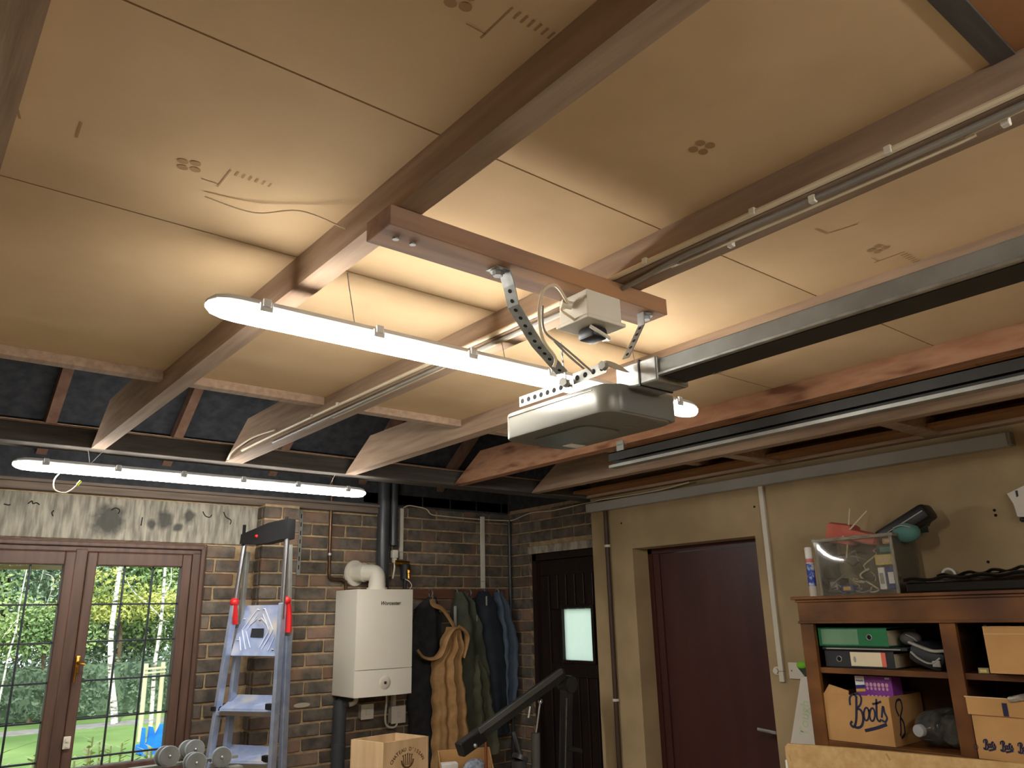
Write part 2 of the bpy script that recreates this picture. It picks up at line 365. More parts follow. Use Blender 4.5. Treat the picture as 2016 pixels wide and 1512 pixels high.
for r in range(0, 33):
    zc = Z0+.075*(r-1)+.0375
    if zc < .03 or zc > 2.58: continue
    for a, b_ in course_bricks(WX1+.004, XR, r):
        if (1.685 < (a+b_)/2 < 1.90) or zc > 2.40 and b_ < 2.45: continue
        if zc > .66 and zc < 2.42: inst('brick', bmesh_len(b_-a), ((a+b_)/2, .013+random.uniform(-.002, .003), zc), wb)
        else: low.box(a, b_, 0, .02, zc-.0325, zc+.0325)
    if zc < .97:
        x = -1.15+(.1125 if r % 2 else 0)
        while x < WX1-.2: low.box(x, x+.215, 0, .02, zc-.0325, zc+.0325); x += .225
lo = obj('lower_bricks', low, BRICKM, wb); lo['kind'] = 'stuff'
# pier
PX0, PX1, PY = 1.685, 1.905, -.10
obj('pier_core', MB().box(PX0+.006, PX1-.006, PY+.006, .01, 0, 2.34), MORTAR, wb)
sideb = {}
for r in range(0, 32):
    zc = Z0+.075*(r-1)+.0375
    if zc < .6 or zc > 2.335: continue
    if r % 2: inst('pier_brick', bmesh_len(.215), ((PX0+PX1)/2, PY+.012, zc), wb)
    else:
        for s_ in (-1, 1): inst('pier_brick', bmesh_len(.1025), ((PX0+PX1)/2+s_*.05625, PY+.012, zc), wb)
    for xs, sg in ((PX0, -1), (PX1, 1)):
        o = inst('pier_brick', bmesh_len(.065), (xs-sg*.0125, PY+.062, zc), wb, rot=(0, 0, math.pi/2))
# lintel over the window
ln = obj('lintel', MB().box(WX0-.2, 1.69, -.006, .1, 2.11, 2.328, .003), CONC2, wb); ln['label'] = 'rough grey concrete lintel'
soot(CONC2, ((.90, 2.212, .10, .11), (1.175, 2.23, .055, .07), (1.11, 2.20, .03, .035), (1.245, 2.19, .035, .03), (1.30, 2.25, .04, .05)))
cr = MB(); Yc = -.0072
for pts in ([(.53, 2.27), (.545, 2.285), (.55, 2.272), (.565, 2.277), (.58, 2.268)], [(.645, 2.245), (.638, 2.232), (.645, 2.216)], [(1.06, 2.235), (1.058, 2.19)], [(1.37, 2.285), (1.385, 2.262), (1.41, 2.255), (1.42, 2.27)], [(1.485, 2.29), (1.50, 2.262), (1.53, 2.245), (1.527, 2.222)], [(.43, 2.262), (.45, 2.258), (.458, 2.262)], [(.905, 2.262), (.925, 2.275), (.945, 2.265), (.94, 2.245)]):
    cr.ribbon([(x, Yc, z) for x, z in pts], .006, (0, -1, 0))
obj('hairline_crack', cr, CRACK, ln)
# wall plate
t = obj('trim_1', MB().box(-1.2, 2.45, -.055, .006, 2.335, 2.372, .003).box(-1.2, 2.45, -.075, .006, 2.372, 2.388, .003), mat('plate_timber', (96, 84, 74), (116, 102, 90), scale=12, stretch=(.3, 3, 3), rough=.9)); t['kind'] = 'structure'

# ---- right wall: brick part with dark door, cream part with brown door
wr = struct('wall_right')
DY0, DY1 = -.205, -.965      # dark door opening
obj('mortar_bed', MB().box(XR+.006, XR+.3, DY0, .22, 0, 5).box(XR+.006, XR+.3, DY1, DY0, 2.10, 5), MORTAR, wr)
for r in range(0, 33):
    zc = Z0+.075*(r-1)+.0375
    if zc < .6 or zc > 2.42: continue
    y1 = DY0 if zc < 2.15 else DY1+.0
    y = -.002-(.1125 if r % 2 else 0)+.1125; segs = []
    while y > y1:
        a = min(y, -.004); b_ = max(y-.215, y1)
        if a-b_ > .03: segs.append((a, b_))
        y -= .225
    for a, b_ in segs:
        inst('brick', bmesh_len(round(a-b_, 3)), (XR+.0135, (a+b_)/2, zc), wr, rot=(0, 0, math.pi/2))
ln2 = obj('lintel', MB().box(XR-.004, XR+.2, -.19, DY1-.02, 2.10, 2.152, .003), CONC, wr)
BY0, BY1, BZ = -1.296, -2.135, 2.055   # brown door recess in the cream wall
obj('plaster', MB().box(XC, XC+.4, BY0, DY1, 0, 5).box(XC, XC+.4, BY1, BY0, BZ, 5).box(XC, XC+.4, -6.2, BY1, 0, 5), CREAM, wr)
for (y, z) in ((-3.249, 2.058), (-3.25, 2.038), (-3.19, 1.86), (-2.15, 2.2), (-1.22, 2.21)):
    obj('screw_hole', MB().cyl((XC+.004, y, z), (XC-.001, y, z), .006, n=10), HOLE, wr)
# dark plank door
d1 = struct('door_1', (XR+.06, DY0, 0))
XD = XR+.06
obj('door_frame', MB().box(XD-.035, XD+.05, DY0-.045, DY0, 0, 2.10).box(XD-.035, XD+.05, DY1, DY1+.03, 0, 2.10).box(XD-.035, XD+.05, DY1, DY0, 2.055, 2.10), DDOOR, d1)
GY0, GY1, GZ0, GZ1 = -.465, -.740, 1.405, 1.731
dl = obj('door_leaf', MB().box(XD+.02, XD+.045, DY0-.045, GY0, 0, 2.055).box(XD+.02, XD+.045, GY1, DY1+.03, 0, 2.055).box(XD+.02, XD+.045, GY1, GY0, 0, GZ0).box(XD+.02, XD+.045, GY1, GY0, GZ1, 2.055), DDOOR, d1)
obj('door_rail', MB().box(XD, XD+.02, DY0-.045, DY1+.03, 1.95, 2.055, .004).box(XD, XD+.02, DY1+.04, DY0-.13, 1.30, 1.385, .004).box(XD, XD+.02, DY0-.13, DY0-.045, 0, 1.95, .004).box(XD, XD+.02, DY1+.03, DY1+.09, 0, 1.95, .004), DDOOR, d1)
PW = MB().box(-.010, .012, -.038, .038, -.115, .115, .006).mesh('plank'); PW.materials.append(DDOOR)
y = DY0-.18
while y > DY1+.10: inst('plank', PW, (XD+.012, y, 1.84), d1); y -= .085
PW2 = MB().box(-.010, .012, -.038, .038, -.65, .65, .006).mesh('plank'); PW2.materials.append(DDOOR)
y = DY0-.18
while y > DY1+.10: inst('plank', PW2, (XD+.012, y, .65), d1); y -= .085
obj('glazing_bead', MB().box(XD-.006, XD+.03, GY0, GY0+.022, GZ0-.022, GZ1+.022, .004).box(XD-.006, XD+.03, GY1-.022, GY1, GZ0-.022, GZ1+.022, .004).box(XD-.006, XD+.03, GY1, GY0, GZ0-.022, GZ0, .004).box(XD-.006, XD+.03, GY1, GY0, GZ1, GZ1+.022, .004), DDOOR, d1)
obj('pane', MB().box(XD+.016, XD+.02, GY1, GY0, GZ0, GZ1), FROST, d1)['label'] = 'bright frosted glass pane'
# plain brown door
d2 = struct('door_2', (XC+.15, BY0, 0))
obj('door_frame', MB().box(XC+.13, XC+.20, BY0-.03, BY0, 0, BZ).box(XC+.13, XC+.20, BY1, BY1+.03, 0, BZ).box(XC+.13, XC+.20, BY1, BY0, BZ-.03, BZ), BDOOR, d2)
obj('door_leaf', MB().box(XC+.15, XC+.19, BY1+.032, BY0-.032, .01, BZ-.033, .002), BDOOR, d2)
obj('door_stop', MB().box(XC+.138, XC+.152, BY0-.075, BY0-.03, 0, BZ-.03, .002), BDOOR, d2)
dh = obj('handle', MB().cyl((XC+.15, -2.075, 1.12), (XC+.10, -2.075, 1.12), .009).tube([(XC+.10, -2.075, 1.12), (XC+.085, -2.06, 1.123), (XC+.085, -1.975, 1.13)], .009), STEEL, d2, True)

# ---- window 1: dark stained casements with leaded panes
w1 = struct('window_1', (WX0, 0, WZ0))
fy0, fy1 = -.02, .07
fr = MB().box(WX0, WX1, fy0, fy1, 2.045, WZ1, .006).box(WX0, WX1, fy0-.03, fy1, WZ0, 1.01, .006).box(1.335, WX1, fy0, fy1, 1.0, 2.06, .006).box(WX0, WX0+.075, fy0, fy1, 1.0, 2.06, .006)
for mx_ in (.794, .226): fr.box(mx_-.028, mx_+.028, fy0-.004, fy1, 1.0, 2.06, .005)
obj('window_frame', fr, WFRAME, w1)
obj('frame_moulding', MB().box(WX0, WX1-.02, fy0-.018, fy0, 2.072, 2.095, .005).box(1.375, 1.398, fy0-.018, fy0, 1.0, 2.09, .005), WFRAME, w1)
GZT, GZB = 1.979, 1.043
pane_me = MB().box(-.069, .069, -.002, .002, -.0885, .0885).mesh('pane'); pane_me.materials.append(GLASS)
for gx0, gx1 in ((.867, 1.282), (.306, .721), (-.255, .153)):
    st = MB(); y0, y1 = -.032, .03
    st.box(gx0-.046, gx0, y0, y1, 1.005, 2.045, .006).box(gx1, gx1+.048, y0, y1, 1.005, 2.045, .006).box(gx0, gx1, y0, y1, GZT, 2.045, .006).box(gx0, gx1, y0, y1, 1.005, GZB, .006)
    cs = obj('casement', st, WFRAME, w1)
    pw = (gx1-gx0)/3; zs = [GZT, 1.791, 1.613, 1.432, 1.258, 1.084, GZB]
    cm = MB()
    for i in (1, 2): cm.box(gx0+pw*i-.0045, gx0+pw*i+.0045, -.006, .006, GZB, GZT, .002)
    for z in zs[1:-1]: cm.box(gx0, gx1, -.006, .006, z-.0045, z+.0045, .002)
    obj('lead_came', cm, LEAD, cs)
    for i in range(3):
        for j in range(6):
            zc = (zs[j]+zs[j+1])/2
            inst('pane', pane_me, (gx0+pw*(i+.5), 0, zc), cs, sc=(pw/.138, 1, (zs[j]-zs[j+1])/.177))
    if gx0 > .8:
        h = obj('handle', MB().box(.825, .845, -.05, -.032, 1.47, 1.55, .004).tube([(.835, -.05, 1.52), (.835, -.075, 1.518), (.862, -.08, 1.512)], .007).tube([(.83, -.05, 1.50), (.828, -.055, 1.43)], .006), BRASS, cs, True); h['label'] = 'brass casement handle'
        obj('catch', MB().box(.818, .85, -.045, -.032, 1.135, 1.19, .003).cyl((.834, -.045, 1.175), (.834, -.052, 1.175), .008).cyl((.834, -.045, 1.15), (.834, -.052, 1.15), .006), WPLAS, cs)

# ---- ceiling: joists, boards, battens, rafters, felt
ce = struct('ceiling')
DARKT = mat('old_dark_timber', (74, 70, 66), (94, 88, 82), scale=12, stretch=(.3, 3, 3), rough=.9, spec=.1)
obj('roof_felt', MB().prism([(-1.4, .35, 2.36), (-1.4, -3.1, 4.84), (-1.4, -6.6, 2.40), (-1.4, -6.6, 2.45), (-1.4, -3.1, 4.92), (-1.4, .35, 2.45)], (5.3, 0, 0)), FELT, ce)
JZ0, JZ1 = 2.385, 2.535
joists = [(-.60, -.55, JOIST), (0, .05, JOIST), (.605, .655, JOIST), (1.15, 1.228, JOIST), (1.745, 1.80, JOIST), (2.40, 2.455, JOISTR), (2.955, 3.01, JOIST), (3.40, 3.45, JOIST), (-1.18, -1.13, JOIST)]
for a, b_, m_ in joists: obj('joist', MB().prism([(a, -6.2, JZ0), (a, -.975, JZ0), (a, -.99, JZ0+.012), (a, -1.22, JZ1), (a, -6.2, JZ1)], (b_-a, 0, 0)), m_, ce)
BZ_ = 2.455
jx = sorted((a, b_) for a, b_, _ in joists)
seams = [-6.2, -5.4, -4.79, -4.185, -3.54, -2.98, -1.975]
for (a0, a1), (b0, b1) in zip(jx, jx[1:]):
    for i in range(len(seams)-1):
        y0, y1 = seams[i]+.002, seams[i+1]-.002
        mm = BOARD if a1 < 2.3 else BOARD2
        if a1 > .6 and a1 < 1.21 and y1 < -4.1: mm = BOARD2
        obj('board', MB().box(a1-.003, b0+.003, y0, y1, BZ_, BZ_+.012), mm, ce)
    obj('batten', MB().box(a1, b0, -1.98, -1.935, BZ_-.028, BZ_+.012, .003), JOIST, ce)
    obj('batten', MB().box(a1, b0, -4.20, -4.168, BZ_-.004, BZ_+.02, .001), DARKT, ce)
bm_ = obj('beam', MB().box(-1.2, 3.55, -.98, -.86, 2.385, 2.462, .004), DARKT, ce)
obj('beam_edge_strip', MB().box(-1.2, 3.55, -.985, -.96, 2.462, 2.468, .001), JOIST, ce)
obj('eaves_shade_sheet', MB().box(-1.2, 3.55, .0, .02, 2.388, 2.62).box(3.555, 3.572, -.97, .02, 2.425, 2.8), FELT, ce)  # dark sheets added over the wall heads to paint the shaded roof void
DARKR = mat('rafter_timber', (106, 80, 66), (126, 98, 82), scale=12, rough=.9, spec=.1)
for i in range(-2, 7):
    x = .53+.6*i
    if x > 3.4: continue
    obj('rafter', MB().prism([(x, .03, 2.50), (x, .03, 2.575), (x, -2.6, 4.468), (x, -2.6, 4.36)], (.048, 0, 0)), DARKR, ce)
obj('roof_batten', MB().bar((-1.2, -.12, 2.65), (3.4, -.12, 2.65), .02, .02), JOIST, ce)
for (ya, yb) in ((-2.30, -2.36), (-3.05, -3.12)): obj('noggin', MB().box(3.01, 3.40, yb, ya, 2.385, 2.50, .003), JOIST, ce)
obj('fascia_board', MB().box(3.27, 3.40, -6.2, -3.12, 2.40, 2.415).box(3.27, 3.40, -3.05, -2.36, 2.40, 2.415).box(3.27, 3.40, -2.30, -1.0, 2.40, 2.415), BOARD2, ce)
# printed maker marks on the boards
def flower(cx, cy, r=.019):
    mb = MB()
    for k in range(4):
        a = k*math.pi/2+.5; px, py = cx+r*.75*math.cos(a), cy+r*.75*math.sin(a)
        mb.plate([(px+r*.5*math.cos(q), py+r*.42*math.sin(q), BZ_) for q in [2*math.pi*i/10 for i in range(10)]], (0, 0, -1))
    return mb
INKF = mat('faded_print', (160, 128, 92), (172, 140, 102), rough=.9, spec=.1)
for (x, y) in ((.308, -3.207), (.98, -3.778), (1.608, -3.767), (.464, -3.80)):
    mb = flower(x, y)
    if x != .98:
        mb.ribbon([(x+.062, y-.03, BZ_), (x+.062, y+.04, BZ_)], .003, (0, 0, -1)).ribbon([(x+.03, y+.03, BZ_), (x+.062, y+.03, BZ_)], .002, (0, 0, -1))
        for k in range(6): mb.ribbon([(x+.075+.012*k, y-.03, BZ_), (x+.075+.012*k, y-.015, BZ_)], .004, (0, 0, -1))
    obj('printed_mark', mb, INKF, ce)
mb = MB().ribbon([(1.408, -3.735, BZ_), (1.449, -3.738, BZ_)], .004, (0, 0, -1)).ribbon([(1.449, -3.738, BZ_), (1.46, -3.80, BZ_)], .003, (0, 0, -1)).ribbon([(.137, -3.231, BZ_), (.139, -3.182, BZ_)], .004, (0, 0, -1)).ribbon([(.054, -3.209, BZ_), (.06, -3.185, BZ_)], .004, (0, 0, -1))
obj('printed_mark', mb, INKF, ce)
# cobweb dust line across a board
obj('dust_thread', MB().tube([(.36, -3.13, 2.448), (.45, -3.14, 2.44), (.52, -3.19, 2.445), (.60, -3.22, 2.42)], .0016, 6), mat('dust', (204, 186, 156), rough=1), ce)

# ================================================================== LIGHTS (fixtures)
def tube_light(x0, x1, y, ztop, label, clips):
    zc = ztop-.024; t = thing('ceiling_light', label, 'light', ((x0+x1)/2, y, ztop-.07), 'tube light fittings')
    H, R_ = .024, .029
    def half(sgn, k0, k1, n=8):   # cross-section arc
        return [(R_*math.cos(a), H*math.sin(a)) for a in [k0+(k1-k0)*i/n for i in range(n+1)]]
    def loft(section, e=.06):
        mb = MB(); rings = []
        for s_, xx in ((.35, x0), (.72, x0+.012), (.93, x0+.035), (1, x0+e), (1, x1-e), (.93, x1-.035), (.72, x1-.012), (.35, x1)):
            rings.append([mb.bm.verts.new((xx, y+py*s_, zc+pz*s_)) for py, pz in section])
        for i in range(len(rings)-1):
            for k in range(len(section)-1): mb.bm.faces.new((rings[i][k], rings[i][k+1], rings[i+1][k+1], rings[i+1][k]))
        mb.bm.faces.new(rings[0][::-1]); mb.bm.faces.new(rings[-1]); return mb
    lowr = [(R_*.86, .007), (R_*.96, .004)]+[(R_*math.cos(a), -.025*abs(math.sin(a))**.8) for a in [math.pi*i/14 for i in range(15)]]+[(-R_*.96, .004), (-R_*.86, .007)]
    upr = [(R_*.88, .006), (R_*.90, .013), (R_*.7, .024), (-R_*.7, .024), (-R_*.90, .013), (-R_*.88, .006)]
    obj('diffuser', loft(lowr), TUBEM, t, True)
    obj('housing', loft(upr), LHOUSE, t)
    for i in range(clips):
        xx = x0+.11+(x1-x0-.22)*i/(clips-1)
        for s_ in (-1, 1):
            obj('clip', MB().box(xx-.014, xx+.014, y+s_*.027, y+s_*.033, zc-.004, zc+.016, .002).box(xx-.009, xx+.009, y+s_*.029, y+s_*.036, zc+.006, zc+.024, .002), LHOUSE, t)
    return t, zc
t1, zc1 = tube_light(.425, 1.945, -2.98, 2.328, 'bright long tube light hanging behind the garage door opener', 6)
for x in (.75, 1.18, 1.7): obj('suspension_wire', MB().tube([(x, -2.98, zc1+.023), (x-.02, -2.97, 2.456)], .0012, 5), STEEL, t1)
t2, zc2 = tube_light(.352, 1.905, -.885, 2.338, 'bright long tube light hanging above the window lintel', 6)
obj('suspension_wire', MB().tube([(.62, -.90, zc2+.023), (.60, -.94, 2.39)], .0015, 5).tube([(.625, -.90, zc2+.023), (.66, -.94, 2.39)], .0015, 5), STEEL, t2)
obj('suspension_wire', MB().tube([(1.7, -.90, zc2+.023), (1.71, -.94, 2.39)], .0015, 5), STEEL, t2)
t3, zc3 = tube_light(.40, 1.96, -4.98, 2.345, 'bright long tube light behind the camera near garage door', 6)
for x in (.7, 1.65): obj('suspension_wire', MB().tube([(x, -4.98, zc3+.023), (x-.02, -4.97, 2.456)], .0012, 5), STEEL, t3)
ea = obj('loose_wire', MB().tube([(.52, -.90, 2.29), (.50, -.91, 2.255), (.505, -.92, 2.215), (.54, -.92, 2.205), (.565, -.92, 2.22), (.585, -.92, 2.245)], .0025, 6), CABLEW, t2, True)
obj('wire_tip', MB().cyl((.582, -.92, 2.24), (.593, -.92, 2.258), .005), mat('yellow_green_tip', (214, 214, 70), rough=.5), ea)

# ================================================================== OPENER ASSEMBLY
pl = thing('mounting_plank', 'brown timber plank spanning two joists above the door opener', 'plank', (.95, -3.37, 2.345))
obj('plank_body', MB().box(.59, 1.312, -3.41, -3.325, 2.345, 2.384, .002), PLANKM, pl)
for x in (.625, .66): obj('screw', MB().cyl((x, -3.37, 2.346), (x, -3.37, 2.342), .006, n=10), STEELD, pl)
obj('knot', MB().plate([(1.16+.014*math.cos(a), -3.385+.008*math.sin(a), 2.345) for a in [2*math.pi*i/12 for i in range(12)]], (0, 0, -1)), JOIST, pl)

op = thing('garage_door_opener', 'silver grey garage door opener box hung on perforated straps', 'opener', (1.295, -3.14, 2.12))
OX0, OX1, OY0, OY1, OZ0, OZ1 = 1.182, 1.412, -3.33, -2.955, 2.12, 2.187
def rrect(x0, x1, y0, y1, r, n=6):
    P = []
    for cx, cy, a0 in ((x1-r, y1-r, 0), (x0+r, y1-r, math.pi/2), (x0+r, y0+r, math.pi), (x1-r, y0+r, 1.5*math.pi)):
        for i in range(n+1): P.append((cx+r*math.cos(a0+math.pi/2*i/n), cy+r*math.sin(a0+math.pi/2*i/n)))
    return P
def rbox(x0, x1, y0, y1, z0, z1, r, e=.006):
    mb = MB(); rings = []
    for ins, z in ((e, z0), (e*.3, z0+e*.3), (0, z0+e), (0, z1-e), (e*.3, z1-e*.3), (e, z1)):
        rings.append([mb.bm.verts.new((x, y, z)) for x, y in rrect(x0+ins, x1-ins, y0+ins, y1-ins, r-ins*.5)])
    n = len(rings[0])
    for i in range(5):
        for k in range(n): mb.bm.faces.new((rings[i][k], rings[i][(k+1) % n], rings[i+1][(k+1) % n], rings[i+1][k]))
    mb.bm.faces.new(rings[0][::-1]); mb.bm.faces.new(rings[-1]); return mb
hs_ = obj('housing', rbox(OX0, OX1, OY0, OY1, OZ0, OZ1, .04), OPENG, op, True)
obj('end_cap', rbox(OX0+.03, OX1+.002, OY0-.004, OY0+.04, OZ0+.004, OZ1+.001, .018, .004), OPEND, op, True)
obj('seam_line', MB().box(OX0-.0015, OX0+.002, OY0+.045, OY1-.03, OZ1-.012, OZ1-.0105), OPEND, op)
obj('base_panel', rbox(OX0+.05, OX1-.05, OY0+.12, OY1-.05, OZ0-.004, OZ0+.004, .03, .002), OPEND, op)
obj('rating_label', MB().box(1.335, 1.385, -3.05, -3.015, OZ0-.0055, OZ0-.004), WPRINT, op)
obj('courtesy_lens', MB().sph((1.335, -3.255, OZ0), .022, (1, .8, .12)), OPEND, op, True)
# perforated straps
def strap(pts, wdir, w, parent, th=.0018, holes=True, name='hanger_strap'):
    P = [Vector(p) for p in pts]; wd = Vector(wdir).normalized(); mb = MB()
    for i in range(len(P)-1):
        a, b_ = P[i], P[i+1]; d = (b_-a); n_ = d.normalized().cross(wd).normalized()
        mb.obox((a+b_)/2, wd, d.normalized(), n_, w, d.length+.001, th)
    big = name == 'rail_bracket'; o = obj(name, mb, STEELD if big else STEEL, parent)
    if holes:
        hb = MB()
        for i in range(len(P)-1):
            a, b_ = P[i], P[i+1]; d = b_-a; n_ = d.normalized().cross(wd).normalized(); L = d.length; k = max(1, int(L/(.023 if big else .018)))
            if L < .03: continue
            for j in range(k):
                c = a+d*((j+.5)/k); hb.cyl(c-n_*(th*.5+.0006), c+n_*(th*.5+.0006), .0062 if big else .0042, n=12)
        if len(hb.bm.faces): obj('hole', hb, HOLE, o)['kind'] = 'stuff'
    return o
strap([(.835, -3.375, 2.343), (.868, -3.375, 2.343), (.880, -3.372, 2.318), (.900, -3.36, 2.285), (.985, -3.33, 2.23), (1.07, -3.31, 2.19)], (-.12, 1, 0), .030, op)
strap([(1.275, -3.385, 2.343), (1.248, -3.385, 2.343), (1.248, -3.385, 2.313), (1.215, -3.385, 2.262), (1.19, -3.385, 2.225)], (0, 1, 0), .02, op)
strap([(1.175, -3.04, 2.202), (1.175, -3.18, 2.202), (1.175, -3.23, 2.204)], (0, 0, 1), .026, op, name='rail_bracket')
strap([(1.17, -3.24, 2.21), (1.17, -3.345, 2.212)], (0, 0, 1), .026, op, name='rail_bracket')
strap([(1.08, -3.30, 2.262), (1.125, -3.255, 2.235), (1.165, -3.225, 2.198)], (.5, .6, .2), .024, op, name='rail_bracket')
for (x, y, z) in ((.85, -3.375, 2.340), (1.265, -3.385, 2.340)):
    obj('bolt', MB().cyl((x, y, z), (x, y, z-.010), .010, n=6).cyl((x, y, z+.003), (x, y, z-.002), .015, n=16), STEEL, op)
obj('pivot_bolt', MB().cyl((1.165, -3.22, 2.205), (1.15, -3.225, 2.205), .011, n=6), STEELD, op); obj('pivot_bolt', MB().cyl((1.165, -3.345, 2.212), (1.152, -3.348, 2.212), .010, n=6), STEELD, op)
obj('cam_plate', MB().prism([(1.20+.03*math.cos(a), -3.345+.02*math.sin(a), 2.215+.022*math.sin(a)*(1 if math.sin(a) > 0 else .6)) for a in [2*math.pi*i/16 for i in range(16)]], (.006, 0, 0)), STEELD, op)
rl = thing('opener_rail', 'long grey steel drive rail running back from the door opener', 'rail', (1.29, -4.6, 2.187))
RX0, RX1, RZ0, RZ1 = 1.255, 1.348, 2.19, 2.228
obj('rail_body', MB().box(RX0, RX1, -6.1, -3.31, RZ0, RZ1, .003), STEELD, rl)
obj('rail_lip', MB().box(RX0-.006, RX0+.004, -6.1, -3.33, RZ0-.002, RZ0+.004, .001), STEEL, rl)
obj('rail_shade_strip', MB().box(RX0+.012, RX1-.004, -6.1, -3.40, RZ0-.0015, RZ0+.002), TRACKD, rl)  # dark strip paints the shade on the rail underside
obj('rail_socket', MB().box(RX0-.008, RX1+.006, -3.42, -3.30, 2.178, RZ1+.006, .004), STEEL, rl)
obj('cable_tie', MB().box(RX0-.010, RX1+.008, -3.372, -3.368, 2.176, RZ1+.008), BLACKP, rl)
for y in (-3.50, -3.515): obj('screw', MB().cyl((1.34, y, 2.19), (1.34, y, 2.186), .004, n=8), STEEL, rl)
# socket box under the plank with plug
sk = thing('socket_box', 'white surface socket box under the plank with black plug', 'socket', (1.10, -3.37, 2.27))
obj('box_body', MB().box(1.055, 1.155, -3.412, -3.325, 2.288, 2.345, .003), WPLAS, sk)
obj('faceplate', MB().box(1.048, 1.162, -3.418, -3.32, 2.279, 2.288, .003), WPLAS, sk)
pg = obj('plug', MB().box(1.085, 1.13, -3.395, -3.345, 2.252, 2.279, .008), BLACKP, sk, True)
obj('plug_tab', MB().tube([(1.07, -3.40, 2.268), (1.09, -3.41, 2.255), (1.125, -3.40, 2.252), (1.14, -3.37, 2.26)], .004, 8), WPLAS, pg, True)
obj('gland', MB().cyl((1.03, -3.36, 2.322), (1.05, -3.37, 2.318), .009, n=12), WPLAS, sk)
fx = obj('flex_cable', MB().tube([(1.04, -3.37, 2.32), (.98, -3.40, 2.335), (.945, -3.40, 2.315), (.945, -3.385, 2.27), (.975, -3.36, 2.23), (1.02, -3.345, 2.205), (1.02, -3.34, 2.185)], .0035, 8).tube([(1.04, -3.36, 2.315), (1.02, -3.37, 2.30), (1.04, -3.38, 2.285), (1.06, -3.37, 2.285)], .003, 8), CABLEW, sk, True)
obj('flex_cable', MB().tube([(.955, -3.385, 2.29), (.98, -3.36, 2.25), (1.05, -3.34, 2.235), (1.14, -3.33, 2.20)], .0025, 8).tube([(1.02, -3.345, 2.24), (1.06, -3.34, 2.22), (1.11, -3.335, 2.20)], .0025, 8), CABLEG, sk, True)

# garage door track at right
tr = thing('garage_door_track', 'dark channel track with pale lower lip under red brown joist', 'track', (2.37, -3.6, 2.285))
obj('channel', MB().box(2.385, 2.39, -6.1, -2.20, 2.288, 2.348).box(2.352, 2.39, -6.1, -2.20, 2.344, 2.348).box(2.358, 2.39, -6.1, -2.20, 2.288, 2.292).box(2.352, 2.356, -6.1, -2.20, 2.312, 2.348), TRACKD, tr)  # shaded inside of the channel painted dark
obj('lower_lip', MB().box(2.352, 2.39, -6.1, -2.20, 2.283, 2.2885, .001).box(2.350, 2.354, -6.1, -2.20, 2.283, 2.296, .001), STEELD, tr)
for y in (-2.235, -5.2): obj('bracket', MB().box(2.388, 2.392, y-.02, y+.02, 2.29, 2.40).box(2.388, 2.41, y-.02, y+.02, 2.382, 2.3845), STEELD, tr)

# trunking rail along the cream wall head
ts = thing('cable_trunking', 'long grey trunking rail fixed along cream wall top', 'trunking', (3.43, -2, 2.30))
obj('trunking_body', MB().box(3.400, XC-.001, -3.36, -.97, 2.296, 2.350, .003), GREYP, ts)
obj('end_clip', MB().box(3.405, XC-.001, -3.372, -3.355, 2.30, 2.352, .002), STEELD, ts)

# ================================================================== CABLES
def cable(label, pts, r, m_, loc, clips=()):
    t = thing('cable', label, 'cable', loc)
    obj('cable_run', MB().tube(pts, r, 8), m_, t, True)
    for c in clips: obj('cable_clip', MB().box(c[0]-.006, c[0]+.006, c[1]-.006, c[1]+.006, c[2]-.006, c[2]+.008, .002), WPLAS, t)
    return t
cable('cream twin cable clipped along edge of joist with bundled wires', [(1.144, -6.1, 2.392), (1.144, -5, 2.390), (1.144, -4.2, 2.389), (1.144, -3.76, 2.392), (1.144, -3.42, 2.394), (1.143, -3.0, 2.392), (1.144, -1.9, 2.40), (1.143, -1.2, 2.398)], .006, CABLEW, (1.144, -4, 2.39), [(1.142, -4.01, 2.39), (1.142, -3.76, 2.393), (1.142, -3.5, 2.395), (1.142, -2.1, 2.40), (1.142, -1.9, 2.40)])
cable('thick grey cable beside cream twin cable on same joist', [(1.16, -6.1, 2.379), (1.16, -4.6, 2.378), (1.163, -4.0, 2.377), (1.158, -3.6, 2.380), (1.165, -3.40, 2.372), (1.160, -3.0, 2.379), (1.16, -1.5, 2.379)], .0055, CABLEG, (1.16, -4, 2.38), [(1.16, -3.866, 2.376), (1.16, -3.3, 2.378)])
cable('thin sagging pale cable under joist edge near ceiling corner', [(1.178, -6.1, 2.38), (1.178, -4.3, 2.381), (1.182, -4.1, 2.374), (1.176, -3.8, 2.373), (1.18, -3.55, 2.380), (1.172, -3.42, 2.379), (1.175, -2.0, 2.38)], .003, CABLEW, (1.185, -4, 2.38), [(1.186, -4.16, 2.376), (1.183, -3.68, 2.374)])
cable('short loose white cable looped on joist near far beam', [(1.145, -1.55, 2.42), (1.14, -1.35, 2.43), (1.135, -1.2, 2.42), (1.13, -1.1, 2.40), (1.14, -1.04, 2.385)], .004, CABLEW, (1.14, -1.2, 2.40))
cable('thin white cable sagging over coats and dark door head', [(2.655, -.02, 2.39), (2.69, -.02, 2.405), (2.73, -.02, 2.405), (2.83, -.02, 2.392), (2.87, -.02, 2.36), (2.952, -.015, 2.354), (3.2, -.012, 2.35), (3.50, -.02, 2.352), (3.555, -.06, 2.356), (3.56, -.25, 2.385), (3.555, -.5, 2.375), (3.55, -.8, 2.385), (3.44, -.99, 2.362), (3.404, -1.10, 2.362), (3.404, -1.33, 2.358), (3.404, -1.57, 2.36), (3.41, -1.78, 2.375)], .0035, CABLEW, (2.95, -.02, 2.35))

